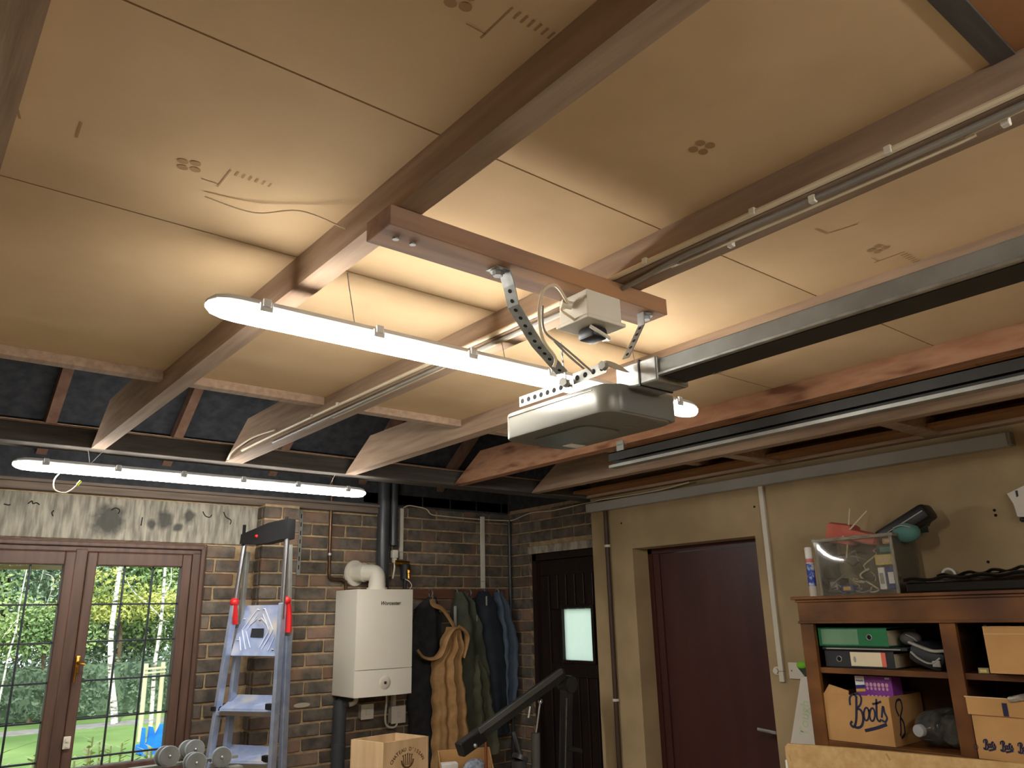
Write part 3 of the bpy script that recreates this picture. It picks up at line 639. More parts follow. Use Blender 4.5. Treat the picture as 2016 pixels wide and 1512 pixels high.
# ================================================================== BOILER WALL
bo = thing('boiler', 'white wall hung gas boiler with curved flue on brick wall', 'boiler', (2.39, -.15, 1.265))
bx0, bx1, bz0, bz1, byf = 2.202, 2.578, 1.266, 1.858, -.285
obj('casing', MB().box(bx0, bx1, byf+.012, -.004, bz0, bz1, .004), WHITE, bo)
fp = MB(); n = 10
for (za, zb_) in ((1.4135, bz1-.001), (bz0+.001, 1.4095)):
    pr = [(bx0, byf+.014)]+[(bx0+(bx1-bx0)*i/n, byf+.008-.012*(1-(2*i/n-1)**2)) for i in range(n+1)]+[(bx1, byf+.014)]
    fp.prism([(x, y, za) for x, y in pr], (0, 0, zb_-za))
obj('front_panel', fp, WHITE, bo)
obj('control_recess', MB().lathe([(.0, .004), (.02, .0045), (.036, .0015), (.04, -.002)], 24, (2.392, byf-.004, 1.338), 'Y'), mat('boiler_recess', (200, 192, 176), rough=.35), bo, True)
obj('control_knob', MB().sph((2.392, byf-.010, 1.338), .008), BLK, bo, True)
lg = text_mb('Worcester', .030, (2.415, byf-.0045, 1.777), (1, 0, 0), (0, 0, 1), shear=.35, bold=.0006); obj('logo', lg, BLK, bo)['label'] = 'small dark script logo'
fl = MB(); fl.cyl((2.40, -.15, 1.855), (2.40, -.15, 1.90), .052, n=28).cyl((2.40, -.15, 1.855), (2.40, -.15, 1.872), .062, n=28)
arc = [(2.40, -.15, 1.895), (2.40, -.15, 1.925), (2.398, -.14, 1.95), (2.385, -.12, 1.962), (2.36, -.085, 1.964), (2.34, -.06, 1.964), (2.318, -.004, 1.964)]
fl.tube(arc, .05, 24)
flo = obj('flue', fl, WHITE, bo, True)
obj('flue_collar', MB().cyl((2.318, -.001, 1.964), (2.322, -.016, 1.964), .078, n=32).cyl((2.345, -.068, 1.964), (2.352, -.082, 1.964), .056, n=28), WHITE, flo, True)

def pipe(name, label, cat, pts, r, m_, clips=(), smooth=True, n=14):
    t = thing(name, label, cat, pts[-1]); obj('pipe_run', MB().tube(pts, r, n, smooth=smooth), m_, t, True)
    for c in clips: obj('pipe_clip', MB().cyl((c[0], c[1]-.0, c[2]-.007), (c[0], c[1], c[2]+.007), r*1.35, n=14).box(c[0]-.006, c[0]+.006, c[1], c[1]+.03, c[2]-.006, c[2]+.006) if abs(c[0]-XC) > .2 else MB().cyl((c[0], c[1], c[2]-.007), (c[0], c[1], c[2]+.007), r*1.35, n=14), STEEL if m_ is COPD else WPLAS, t)
    return t
pipe('water_pipe', 'thin dark pipe with elbow running down to boiler left', 'pipe', [(2.132, -.03, 2.60), (2.134, -.03, 2.2), (2.138, -.03, 1.96), (2.142, -.03, 1.935), (2.17, -.03, 1.925), (2.225, -.03, 1.925), (2.25, -.03, 1.912), (2.255, -.03, 1.86)], .010, COPD, [(2.137, -.03, 2.072)], smooth=False)
obj('soil', MB(), BLACKP) if False else None
pipe('waste_pipe', 'thick dark grey vertical pipe rising behind the boiler flue', 'pipe', [(2.492, -.045, 2.60), (2.495, -.045, 2.0), (2.50, -.045, 1.80)], .040, PIPEB, n=24)
pipe('waste_pipe', 'narrower dark grey pipe ending above the boiler valve', 'pipe', [(2.568, -.04, 2.60), (2.572, -.04, 2.14)], .028, PIPEB, n=22)
vv = thing('pipe_valve', 'brass and white valve cluster above the boiler top', 'valve', (2.62, -.05, 1.86))
obj('connector', MB().box(2.556, 2.596, -.065, -.03, 2.06, 2.11, .004).box(2.564, 2.59, -.06, -.035, 2.03, 2.06, .004), WPLAS, vv)
obj('lead', MB().tube([(2.577, -.05, 2.03), (2.572, -.06, 1.99), (2.555, -.07, 1.93)], .006, 8), WPLAS, vv, True)
obj('cross_pipe', MB().cyl((2.58, -.05, 2.03), (2.685, -.05, 2.03), .014).cyl((2.575, -.05, 2.03), (2.60, -.05, 2.03), .02), BRASS, vv, True)
obj('valve_body', MB().cyl((2.66, -.05, 2.02), (2.66, -.05, 1.93), .032).cyl((2.66, -.05, 1.93), (2.655, -.05, 1.86), .012), BLK, vv, True)
obj('relief_cap', MB().cyl((2.66, -.09, 2.005), (2.66, -.09, 1.982), .004, .018).cyl((2.66, -.09, 1.982), (2.66, -.09, 1.965), .018).cyl((2.66, -.09, 1.962), (2.66, -.09, 1.93), .013), BRASS, vv, True)
obj('valve_wire', MB().tube([(2.645, -.07, 1.93), (2.67, -.08, 1.915), (2.69, -.08, 1.89), (2.675, -.08, 1.868)], .003, 6), WPLAS, vv, True)
pipe('waste_pipe', 'black drain pipe with elbow dropping below the boiler left', 'pipe', [(2.32, -.07, 1.235), (2.27, -.06, 1.232), (2.238, -.055, 1.21), (2.233, -.055, 1.17), (2.232, -.055, .4), (2.232, -.055, 0)], .038, PIPEB, n=24)
obj('coupling', MB().cyl((2.232, -.055, .985), (2.232, -.055, 1.01), .041, n=24), PIPEB, bpy.data.objects['waste_pipe.002'], True)
pn = thing('condensate_stub', 'short white outlet elbow under the boiler casing', 'pipe', (2.30, -.12, 1.20))
obj('elbow', MB().tube([(2.30, -.12, 1.268), (2.30, -.12, 1.24), (2.285, -.12, 1.225), (2.26, -.115, 1.22)], .014, 10), WPLAS, pn, True)
def conduit(label, x0, x1, y0, y1, z0, z1):
    t = thing('conduit', label, 'conduit', ((x0+x1)/2, (y0+y1)/2, z0)); obj('trunk', MB().box(x0, x1, y0, y1, z0, z1, .002), WPLAS, t)
    obj('joint', MB().box(x0-.001, x1+.001, y0-.001, y1+.001, z0+.045, z0+.05), GREYP, t)
conduit('white mini trunking on brick wall directly above the boiler valve', 2.634, 2.66, -.018, 0, 2.055, 2.385)
conduit('white mini trunking on brick wall above the hanging coats', 3.295, 3.325, -.018, 0, 1.875, 2.37)
conduit('long white trunking on cream wall right of the brown door', XC-.016, XC, -2.218, -2.192, 1.366, 2.302)
def outlet(label, cx, cz, s_, lid=True, y=0.0):
    t = thing('junction_box', label, 'junction box', (cx, y-.03, cz-s_/2)); obj('box_body', MB().box(cx-s_/2, cx+s_/2, y-.04, y, cz-s_/2, cz+s_/2, .004), WPLAS, t)
    if lid: obj('faceplate', MB().box(cx-s_/2-.004, cx+s_/2+.004, y-.048, y-.04, cz-s_/2-.004, cz+s_/2+.004, .003).box(cx-.012, cx+.012, y-.052, y-.046, cz-.016, cz+.016, .002), WPLAS, t)
    return t
outlet('small white switch box under the boiler middle', 2.418, 1.162, .076)
jb = outlet('white fused spur box with looped flex under boiler right', 2.632, 1.128, .092)
obj('flex', MB().tube([(2.50, -.12, 1.27), (2.515, -.10, 1.22), (2.52, -.08, 1.13), (2.54, -.06, 1.08), (2.58, -.05, 1.06), (2.615, -.045, 1.065), (2.628, -.04, 1.085)], .006, 8), WPLAS, jb, True)
obj('riser', MB().box(2.60, 2.622, -.03, 0, 1.17, 1.27), WPLAS, jb)
ps = thing('slotted_strip', 'dark slotted metal strip fixed on brick right of pier', 'bracket', (1.955, -.01, 1.94))
obj('strip', MB().box(1.938, 1.962, -.012, 0, 1.945, 2.33, .002), STEELD, ps)
for z in (1.98, 2.03, 2.08, 2.13, 2.18, 2.23, 2.28): obj('slot', MB().box(1.947, 1.953, -.0128, -.01, z, z+.025), HOLE, ps)
obj('patch', MB(), WPLAS) if False else None
sm = obj('plaster_smear', MB().plate([(2.02+.05*math.cos(a), -.004, 1.228+.013*math.sin(a)) for a in [2*math.pi*i/16 for i in range(16)]], (0, -1, 0)), mat('smear', (176, 166, 148), rough=.9), wb)
# brown pipe down the cream wall
pipe('gas_pipe', 'thin dark brown pipe down cream wall between the two doors', 'pipe', [(XC-.016, -1.108, 2.36), (XC-.016, -1.108, 1.2), (XC-.016, -1.108, 0)], .014, mat('brown_pipe', (66, 48, 40), (76, 56, 46), rough=.5), [(XC-.016, -1.108, 2.084), (XC-.016, -1.108, 1.216)])
pipe('corner_pipe', 'dark pipe in the brick corner behind the coats', 'pipe', [(3.545, -.02, 2.36), (3.545, -.02, 1.2), (3.545, -.02, 0)], .012, PIPEB)
# socket plate and knob by the trunking
sp = thing('wall_switch', 'white double faceplate on cream wall beside bookcase', 'switch', (XC-.01, -2.29, 1.38))
obj('faceplate', MB().box(XC-.012, XC, -2.345, -2.245, 1.382, 1.455, .003), WPLAS, sp)
obj('screw', MB().cyl((XC-.012, -2.262, 1.418), (XC-.0135, -2.262, 1.418), .004), STEELD, sp)
kn = thing('round_switch', 'round white switch on cream wall left of trunking', 'switch', (XC-.01, -2.178, 1.40))
obj('base_ring', MB().cyl((XC, -2.178, 1.414), (XC-.008, -2.178, 1.414), .019, n=24), WPLAS, kn, True)
obj('dial', MB().cyl((XC-.008, -2.178, 1.414), (XC-.02, -2.178, 1.414), .013, n=20), WPLAS, kn, True)

# ================================================================== LADDER
la = thing('step_ladder', 'folded aluminium platform step ladder with red clips by window', 'ladder', (1.55, -.25, 0))
def lerp(a, b_, t_): return Vector(a)+(Vector(b_)-Vector(a))*t_
LT, LB = (1.52, -.28, 2.10), (1.40, -.105, 0); RT, RB = (1.635, -.565, 2.12), (1.70, -.385, 0)
bk = Vector((.84, .54, 0))
def atz(T, B, z): return lerp(B, T, (z-B[2])/(T[2]-B[2]))
wdir = (Vector(RT)-Vector(LT)); wdir.z = 0; wdir.normalize()
for (T, B) in ((LT, LB), (RT, RB)):
    obj('front_stile', MB().bar(B, atz(T, B, 1.78), .020, .045, bk, .002), ALU, la)
    obj('upper_rail', MB().tube([atz(T, B, 1.70), atz(T, B, 1.9), T], .013, 12, smooth=False), CHROME, la, True)
    tb = lerp(T, B, .25)+bk*.05; bb = Vector(B)+bk*.13
    if T is RT: bb = Vector((1.80, -.33, 0)); tb = Vector((1.70, -.50, 1.62))
    else: bb = Vector((1.52, -.14, 0)); tb = Vector((1.56, -.20, 1.66))
    obj('rear_stile', MB().bar(bb, tb, .022, .045, bk, .002), ALU, la)
    obj('rear_upper_tube', MB().bar(tb, Vector(T)+bk*.03+Vector((0, 0, -.05)), .018, .026, bk, .002), STEELD, la)
def tread(fl_, fr_, bl_, br_, th=.022):
    mb = MB().prism([fl_, fr_, br_, bl_], (0, 0, -th)); return mb
for z in (1.272, 1.032, .79, .55, .31):
    dz = z-1.272; FL = atz(LT, LB, z); FR = atz(RT, RB, z)
    FL.z = FR.z = z; BL = FL+Vector((.112, .05, .055)); BR_ = FR+Vector((.02, .058, .06))
    obj('step', tread(FL+wdir*.012, FR-wdir*.012, BL, BR_), ALU2, la)
    obj('step_nosing', MB().bar(FL-Vector((0, 0, .022)), FR-Vector((0, 0, .022)), .02, .022, (0, 0, 1), .003), CHROME, la)
    obj('step_bracket', MB().obox(FR-wdir*.03+Vector((0, .01, .01)), wdir, (-wdir.y, wdir.x, 0), (0, 0, 1), .05, .03, .03, .004), BLACKP, la)
    obj('step_bracket', MB().obox(FL+wdir*.0+Vector((-.01, 0, .0)), wdir, (-wdir.y, wdir.x, 0), (0, 0, 1), .03, .045, .022, .004), BLACKP, la)
P0, P1 = Vector((1.507, -.235, 1.525)), Vector((1.650, -.495, 1.522)); P2, P3 = Vector((1.672, -.425, 1.772)), Vector((1.575, -.195, 1.775))
pn_ = (P1-P0).cross(P3-P0).normalized()
if pn_.dot(Vector((-.6, -.8, 0))) < 0: pn_ = -pn_
pf = obj('platform', MB().prism([P0, P1, P2, P3], -pn_*.015), ALU2, la); pf['label'] = 'pale embossed standing platform folded up'
def pq(u, v): return P0+(P1-P0)*u+(P3-P0)*v+((P2-P3)-(P1-P0))*u*v
sl = MB().prism([pq(.36, .36), pq(.66, .36), pq(.66, .53), pq(.36, .53)], pn_*.002); obj('slot', sl, BLK, pf)
rb = MB(); RIBM = mat('rib_bright', (206, 214, 232), rough=.5, metal=.2)
for (a, b_) in (((.12, .5), (.42, .93)), ((.22, .5), (.45, .82)), ((.12, .5), (.3, .12)), ((.22, .48), (.40, .15)), ((.1, .36), (.2, .1)), ((.88, .5), (.62, .93)), ((.78, .5), (.58, .82)), ((.88, .5), (.66, .12)), ((.78, .48), (.6, .15)), ((.92, .36), (.8, .1)), ((.32, .62), (.45, .74)), ((.55, .74), (.7, .62))):
    rb.tube([pq(*a)+pn_*.001, pq(*b_)+pn_*.001],   .0028, 6, smooth=False)
obj('rib', rb, RIBM, pf, True)
rv = MB()
for (u, v) in ((.52, .70), (.08, .30), (.9, .12), (.6, .92), (.45, .90), (.12, .72)): rv.sph(pq(u, v)+pn_*.002, .007, (1, 1, .5), 6)
obj('rivet', rv, WPLAS, pf, True)
for (T, B, sg) in ((LT, LB, -1), (RT, RB, 1)):
    c = atz(T, B, 1.79)+bk*(.03 if sg > 0 else -.005)
    pts = [c+Vector((0, 0, .0)), c+Vector((.012, 0, -.03)), c+Vector((.02*sg, .0, -.09)), c+Vector((.022*sg, 0, -.155))] if sg > 0 else [c+Vector((0, 0, .0)), c+Vector((.004, 0, -.035)), c+Vector((.010, .0, -.08)), c+Vector((.014, 0, -.11))]
    obj('red_clip', MB().tube(pts, .019, 10, flat=.8).sph(pts[0], .024), REDP, la, True)
hd = MB(); hdc = (Vector(LT)+Vector(RT))/2
hd.prism([Vector(LT)-wdir*.015+Vector((-.02, -.01, -.01)), Vector(LT)-wdir*.01+Vector((-.02, -.01, .04)), lerp(LT, RT, .25)+Vector((-.02, -.01, .055)), lerp(LT, RT, .6)+Vector((-.02, -.01, .075)), Vector(RT)+wdir*.02+Vector((-.02, -.01, .08)), Vector(RT)+wdir*.02+Vector((-.02, -.01, -.02)), lerp(LT, RT, .5)+Vector((-.02, -.01, -.03))], bk*.07)
ho = obj('tool_tray', hd, BLACKP, la)
obj('red_button', MB().sph(lerp(LT, RT, .36)+Vector((-.024, -.014, .015)), .009, (1, 1, 1)), REDP, ho, True)
for (T) in (LT, RT): obj('tray_post', MB().bar(Vector(T)+Vector((-.012, -.01, -.02)), Vector(T)+Vector((-.012, -.01, .09)), .012, .012, bk), BLACKP, ho)
for (B) in (LB, RB, (1.52, -.14, 0), (1.80, -.33, 0)): obj('foot', MB().obox(Vector(B)+Vector((0, 0, .016)), wdir, bk, (0, 0, 1), .04, .06, .032, .005), BLACKP, la)

# ================================================================== COAT RAIL AND COATS
cr_ = thing('coat_rail', 'reddish brown wooden coat rail fixed to brick wall', 'coat rail', (3.05, -.02, 1.82))
obj('board', MB().box(2.66, 3.50, -.022, 0, 1.808, 1.868, .004), mat('rail_wood', (92, 58, 44), (112, 74, 56), scale=8, stretch=(.3, 3, 3), rough=.6), cr_)
for x in (2.86, 3.06, 3.17, 3.29, 3.41): obj('hook', MB().tube([(x, -.02, 1.862), (x, -.045, 1.868), (x+.002, -.06, 1.845), (x, -.05, 1.82), (x, -.03, 1.815)], .005, 8).tube([(x, -.022, 1.84), (x, -.04, 1.80), (x, -.06, 1.80), (x, -.068, 1.822)], .004, 8), STEEL, cr_, True)
def garment(prof, ybase, depth, folds, seed, nrow=26, ncol=40):
    """prof: list (z, xc, halfwidth, depthscale) from top to bottom; draped closed body against the wall"""
    rnd = random.Random(seed); mb = MB(); rings = []; ph = [rnd.uniform(0, 6.28) for _ in range(5)]
    zs = [prof[0][0]+(prof[-1][0]-prof[0][0])*i/(nrow-1) for i in range(nrow)]
    for i, z in enumerate(zs):
        for k in range(len(prof)-1):
            if prof[k][0] >= z >= prof[k+1][0]: break
        t_ = (prof[k][0]-z)/max(1e-6, prof[k][0]-prof[k+1][0]); t_ = t_*t_*(3-2*t_)
        xc, hw, ds = (prof[k][j]+(prof[k+1][j]-prof[k][j])*t_ for j in (1, 2, 3))
        ring = []; v = i/(nrow-1)
        for c in range(ncol):
            a = 2*math.pi*c/ncol; u = math.cos(a); s_ = math.sin(a)
            x = xc+hw*u; f = .6+.4*v
            fold = sum(math.sin(u*folds*(1+.3*j)+ph[j]+v*(1.2-j*.7))*(.5/(1+j)) for j in range(3))
            if s_ > 0: y = ybase+.006*s_
            else: y = ybase+depth*ds*s_*(.75+.0)*(abs(s_)**-.35 if abs(s_) > .02 else 1)+(-.034*fold*f*min(1, abs(s_)*1.6)*min(1, ds*1.3))
            y = min(y, -.006)
            ring.append(mb.bm.verts.new((x+.006*math.sin(7*v*6+ph[3]), y, z+.012*math.sin(u*folds*.8+ph[1])*(1 if i == nrow-1 else .3*v))))
        rings.append(ring)
    for i in range(nrow-1):
        for k in range(ncol): mb.bm.faces.new((rings[i][k], rings[i][(k+1) % ncol], rings[i+1][(k+1) % ncol], rings[i+1][k]))
    mb.bm.faces.new(rings[0][::-1]); mb.bm.faces.new(rings[-1]); return mb
c1 = thing('hanging_coat', 'charcoal coat hanging behind tan canvas garment by boiler', 'coat', (2.8, -.08, .85), 'coats on the rail')
obj('body', garment([(1.82, 2.87, .03, .5), (1.75, 2.84, .09, .8), (1.58, 2.82, .13, 1), (1.25, 2.82, .12, 1), (.85, 2.85, .12, 1)], -.03, .07, 5, 1), DARKC, c1, True)
c2 = thing('hanging_garment', 'tan canvas dungarees hanging by a strap from hook', 'clothing', (2.96, -.14, .82), 'coats on the rail')
obj('body', garment([(1.63, 2.965, .045, .7), (1.52, 2.96, .085, .9), (1.40, 2.92, .11, 1), (1.15, 2.945, .125, 1), (.82, 2.965, .145, 1)], -.125, .10, 9, 4, 34, 72), TAN, c2, True)
obj('strap', MB().tube([(2.862, -.06, 1.80), (2.83, -.13, 1.765), (2.875, -.15, 1.745), (2.92, -.16, 1.69), (2.965, -.17, 1.62)], .020, 10, flat=.35), TAN, c2, True)
obj('loop', MB().tube([(2.99, -.17, 1.62), (2.93, -.19, 1.615), (2.885, -.19, 1.56), (2.85, -.185, 1.475), (2.80, -.18, 1.445), (2.73, -.17, 1.455), (2.695, -.15, 1.50)], .024, 10, flat=.4), TAN, c2, True)
obj('collar', MB().tube([(2.985, -.18, 1.63), (3.03, -.19, 1.60), (3.05, -.18, 1.55), (3.02, -.17, 1.44)], .03, 10, flat=.4), TAN, c2, True)
obj('web_strap', MB().box(3.0, 3.02, -.11, -.10, 1.60, 1.76, .004), mat('pale_grey_web', (150, 150, 144), rough=.8), c2)
c3 = thing('hanging_coat', 'olive green waxed coat hanging right of tan garment', 'coat', (3.16, -.10, .85), 'coats on the rail')
obj('body', garment([(1.85, 3.085, .035, .5), (1.76, 3.105, .085, .9), (1.60, 3.13, .115, 1), (1.30, 3.16, .145, 1), (.85, 3.22, .15, 1)], -.04, .12, 6, 9, 30, 48), OLIVE, c3, True)
obj('lower_layer', garment([(1.45, 3.17, .03, .6), (1.28, 3.19, .09, 1), (.85, 3.24, .12, 1)], -.09, .09, 5, 12), OLIVE2, c3, True)
obj('zip_pull', MB().box(3.125, 3.133, -.185, -.18, 1.66, 1.70).box(3.045, 3.05, -.185, -.18, 1.48, 1.54), STEEL, c3)
c4 = thing('hanging_coat', 'dark navy coat hanging between olive and slate blue coats', 'coat', (3.33, -.10, .95), 'coats on the rail')
obj('body', garment([(1.855, 3.285, .035, .5), (1.76, 3.29, .09, .9), (1.55, 3.32, .12, 1), (1.30, 3.35, .125, 1), (.95, 3.37, .10, 1)], -.04, .12, 4, 21), NAVYC, c4, True)
obj('collar_tab', MB().box(3.238, 3.248, -.14, -.135, 1.76, 1.82), GREYP, c4)
c5 = thing('hanging_coat', 'slate blue coat hanging nearest the dark plank door', 'coat', (3.46, -.10, 1.05), 'coats on the rail')
obj('body', garment([(1.85, 3.405, .03, .5), (1.76, 3.425, .06, .9), (1.50, 3.47, .085, 1), (1.25, 3.465, .075, 1), (1.05, 3.45, .04, .8)], -.04, .10, 4, 33), BLUEC, c5, True)

# ================================================================== BENCH WITH CRATE AND BOX
wbn = thing('workbench', 'low timber workbench under wine crate and cardboard box', 'workbench', (2.45, -.55, 0))
obj('top', MB().box(1.98, 2.86, -.86, -.30, .70, .74, .004), PLANKM, wbn)
for x in (2.02, 2.82):
    for y in (-.82, -.34): obj('leg', MB().box(x-.03, x+.03, y-.03, y+.03, 0, .70, .003), PLANKM, wbn)
cw = thing('wine_crate', 'open pale pine wine crate stamped with crown below boiler', 'crate', (2.21, -.655, .74))
ca = math.radians(6); cx_ = Vector((math.cos(ca), math.sin(ca), 0)); cy_ = Vector((-math.sin(ca)-.12, math.cos(ca), 0)).normalized()
CN = Vector((2.106, -.789, .74)); CW, CDp, CH = .285, .245, .36
def crate_panel(a, b_, thk, z0=.74, z1=1.10): 
    nn = (b_-a).cross(Vector((0, 0, 1))).normalized(); mb = MB(); return mb.prism([Vector((*a.xy, z0)), Vector((*b_.xy, z0)), Vector((*(b_-nn*thk).xy, z0)), Vector((*(a-nn*thk).xy, z0))], (0, 0, z1-z0))
A_, B_, C_, D_ = CN, CN+cx_*CW, CN+cx_*CW+cy_*CDp, CN+cy_*CDp
obj('front_panel', crate_panel(A_, B_, .009), CRATE, cw); obj('side_panel', crate_panel(B_, C_, .012), CRATE, cw)
obj('back_panel', crate_panel(C_, D_, .009), CRATE, cw); obj('side_panel', crate_panel(D_, A_, .012), CRATE, cw)
obj('base_panel', MB().prism([A_+Vector((.01, .01, 0)), B_+Vector((-.01, .01, 0)), C_+Vector((-.01, -.01, 0)), D_+Vector((.01, -.01, 0))], (0, 0, .009)), CRATE, cw)
fn = cx_.cross(Vector((0, 0, 1))).normalized()
mk = MB(); txt = "CHATEAU D'ISSAN"; fc = A_+cx_*.15; R0 = .115
for i, ch in enumerate(txt):
    if ch == ' ': continue
    a = math.radians(58-116*i/(len(txt)-1)); c = Vector((fc.x, fc.y, 0))+cx_*(-R0*math.sin(a))+Vector((0, 0, .945+R0*math.cos(a)*.95))
    xd = cx_*math.cos(a)+Vector((0, 0, 1))*math.sin(a); b = bmesh.new()
    tm = text_mb(ch, .024, c, xd, fn.cross(xd), bold=.0007); me = bpy.data.meshes.new('q'); tm.bm.to_mesh(me); tm.bm.free(); mk.bm.from_mesh(me); bpy.data.meshes.remove(me); b.free()
obj('stamp_lettering', mk, INKB, cw)
ck = MB(); cc = Vector((fc.x, fc.y, 1.01))
ck.ribbon([cc+cx_*(.036*math.cos(a))+Vector((0, 0, .036*math.sin(a)-.004)) for a in [math.pi*(1+.1*i/1) for i in range(11)]], .010, fn)
for k in range(-2, 3): ck.ribbon([cc+cx_*(.010*k)+Vector((0, 0, -.030)), cc+cx_*(.013*k)+Vector((0, 0, .018-.003*abs(k)))], .006, fn).plate([cc+cx_*(.014*k+.005*math.cos(q))+Vector((0, 0, .022-.003*abs(k)+.005*math.sin(q))) for q in [2*math.pi*i/8 for i in range(8)]], fn)
obj('stamp_crown', ck, INKB, cw)
obj('stamp_lettering', text_mb('MARGAUX', .024, Vector((fc.x, fc.y, .945))-cx_*.005, cx_, (0, 0, 1), bold=.0006), INKB, cw)

cb = thing('cardboard_box', 'open brown cardboard box with blue bubble wrap by coats', 'box', (2.67, -.66, .74))
bA = Vector((2.54, -.62, 0)); bB = Vector((2.80, -.735, 0)); bd = (bB-bA).normalized(); bn = Vector((-bd.y, bd.x, 0))
def card(a, b_, z0, z1, m_=KRAFT, nm='panel', lean=Vector()): 
    return obj(nm, MB().prism([Vector((*a.xy, z0)), Vector((*b_.xy, z0)), Vector((*(b_+lean).xy, z1)), Vector((*(a+lean).xy, z1))], bn*.004), m_, cb)
card(bA, bB, .74, 1.0); card(bA-bn*.10, bB-bn*.10, .74, .90)
for p_ in (bA, bB): obj('panel', MB().prism([Vector((*p_.xy, .74)), Vector((*(p_-bn*.10).xy, .74)), Vector((*(p_-bn*.10).xy, .90)), Vector((*p_.xy, 1.0))], bd*.004), KRAFT, cb)
obj('bubble_wrap', MB().sph(lerp(bA, bB, .68)+Vector((0, 0, .90))-bn*.05, .075, (1.0, .6, .75), 10), mat('bubble_wrap', (120, 134, 158), (176, 186, 200), scale=60, rough=.25, bump=.6), cb, True)
obj('white_sheet', MB().obox(lerp(bA, bB, .18)+Vector((0, 0, .93))-bn*.055, bd, bn, (0, 0, 1), .09, .06, .03, .004), WPRINT, cb)
cp = thing('copper_tube', 'upright copper pipe stub in the cardboard box', 'pipe', (2.73, -.80, .74))
obj('tube', MB().cyl((2.735, -.80, .74), (2.73, -.80, 1.058), .008, n=14), COPPER, cp, True)
obj('cap', MB().cyl((2.73, -.80, 1.058), (2.729, -.80, 1.075), .007, n=12), COPD, cp, True)

# dumbbells on a small rack in front of the window
rk = thing('dumbbell_rack', 'grey steel rack holding dumbbells below the window', 'rack', (1.17, -.86, 0))
obj('tier', MB().box(.95, 1.40, -.99, -.93, 1.07, 1.085).box(.95, 1.40, -.80, -.74, 1.07, 1.085), STEELD, rk)
obj('tier', MB().box(.95, 1.40, -.73, -.69, 1.11, 1.12), STEELD, rk)
for x in (.97, 1.38): obj('upright', MB().box(x-.02, x+.02, -.90, -.86, 0, 1.05).box(x-.02, x+.02, -1.05, -.55, 0, .04).box(x-.02, x+.02, -.99, -.69, 1.045, 1.07), STEELD, rk)
def dumbbell(label, c, yawd, r=.038):
    d = Vector((math.sin(math.radians(yawd)), -math.cos(math.radians(yawd)), .12)).normalized(); c = Vector(c)
    t = thing('dumbbell', label, 'dumbbell', c-d*.08-Vector((0, 0, r)), 'grey dumbbells')
    for s0 in (0, -.12):
        e = c+d*s0
        obj('head', MB().cyl(e-d*.045, e-d*.004, r*1.02, r, n=28).cyl(e-d*.006, e-d*.002, r*.92, n=28), IRON, t, True)
        obj('rim', MB().cyl(e-d*.036, e-d*.010, r*1.06, r*1.05, n=28), IRONS, t, True)
    obj('bolt', MB().sph(c+d*.0, .006), STEEL, t, True)
    obj('grip', MB().cyl(c-d*.045, c-d*.125, .014), CHROME, t, True)
dumbbell('grey dumbbell end nearest the window glass', (1.05, -.92, 1.178), -8)
dumbbell('grey dumbbell end set lowest in the middle front', (1.155, -.93, 1.142), -12)
dumbbell('grey dumbbell end behind and above the middle one', (1.205, -.75, 1.168), -5)
dumbbell('grey dumbbell end nearest the ladder steps', (1.265, -.91, 1.148), -18)

# ================================================================== EXERCISE MACHINE
gm = thing('exercise_machine', 'black weight machine with sloping boom before dark door', 'gym machine', (2.95, -1.0, 0))
obj('boom', MB().bar((2.42, -1.0, 1.065), (3.13, -1.0, 1.375), .05, .055, (0, 0, 1), .004), GYM, gm)
obj('boom_pad', MB().bar((2.52, -1.03, 1.135), (3.10, -1.03, 1.39), .012, .03, (0, 0, 1), .003), GYMC, gm)
obj('boom_tip', MB().bar((2.415, -1.0, 1.055), (2.56, -1.0, 1.115), .056, .07, (0, 0, 1), .008), BLACKP, gm)
obj('tip_bolt', MB().sph((2.49, -1.035, 1.072), .011), STEEL, gm, True)
obj('post', MB().bar((3.16, -1.0, 1.36), (3.05, -1.0, 0), .055, .05, (0, 1, 0), .004), GYM, gm)
obj('post_edge', MB().bar((3.125, -1.03, 1.245), (3.07, -1.03, .6), .006, .004, (0, 1, 0)), STEEL, gm)
obj('pivot', MB().cyl((3.16, -1.04, 1.315), (3.16, -.96, 1.315), .045, n=24), GYM, gm, True)
obj('piston_rod', MB().cyl((2.955, -1.0, 1.235), (2.915, -1.0, 1.06), .006), STEEL, gm, True)
obj('piston_ball', MB().sph((2.957, -1.0, 1.238), .014), CHROME, gm, True)
obj('piston_barrel', MB().cyl((2.917, -1.0, 1.085), (2.90, -1.0, .55), .024, n=20), GYMC, gm, True)
obj('grip_pin', MB().cyl((2.85, -1.04, 1.225), (2.835, -1.04, 1.17), .005), WPLAS, gm, True)
obj('cross_arm', MB().cyl((3.12, -1.03, .99), (3.22, -1.03, .965), .012), GYM, gm, True)
obj('weight_column', MB().cyl((2.80, -1.0, 0), (2.80, -1.0, .965), .04, n=22).cyl((2.80, -1.0, .965), (2.81, -1.0, .985), .043, n=22).cyl((2.81, -1.0, .985), (2.79, -.97, 1.10), .012, n=12), PIPEB, gm, True)
obj('base', MB().box(2.55, 3.2, -1.04, -.96, 0, .06, .004).box(2.98, 3.06, -1.3, -.8, 0, .06, .004), GYM, gm)

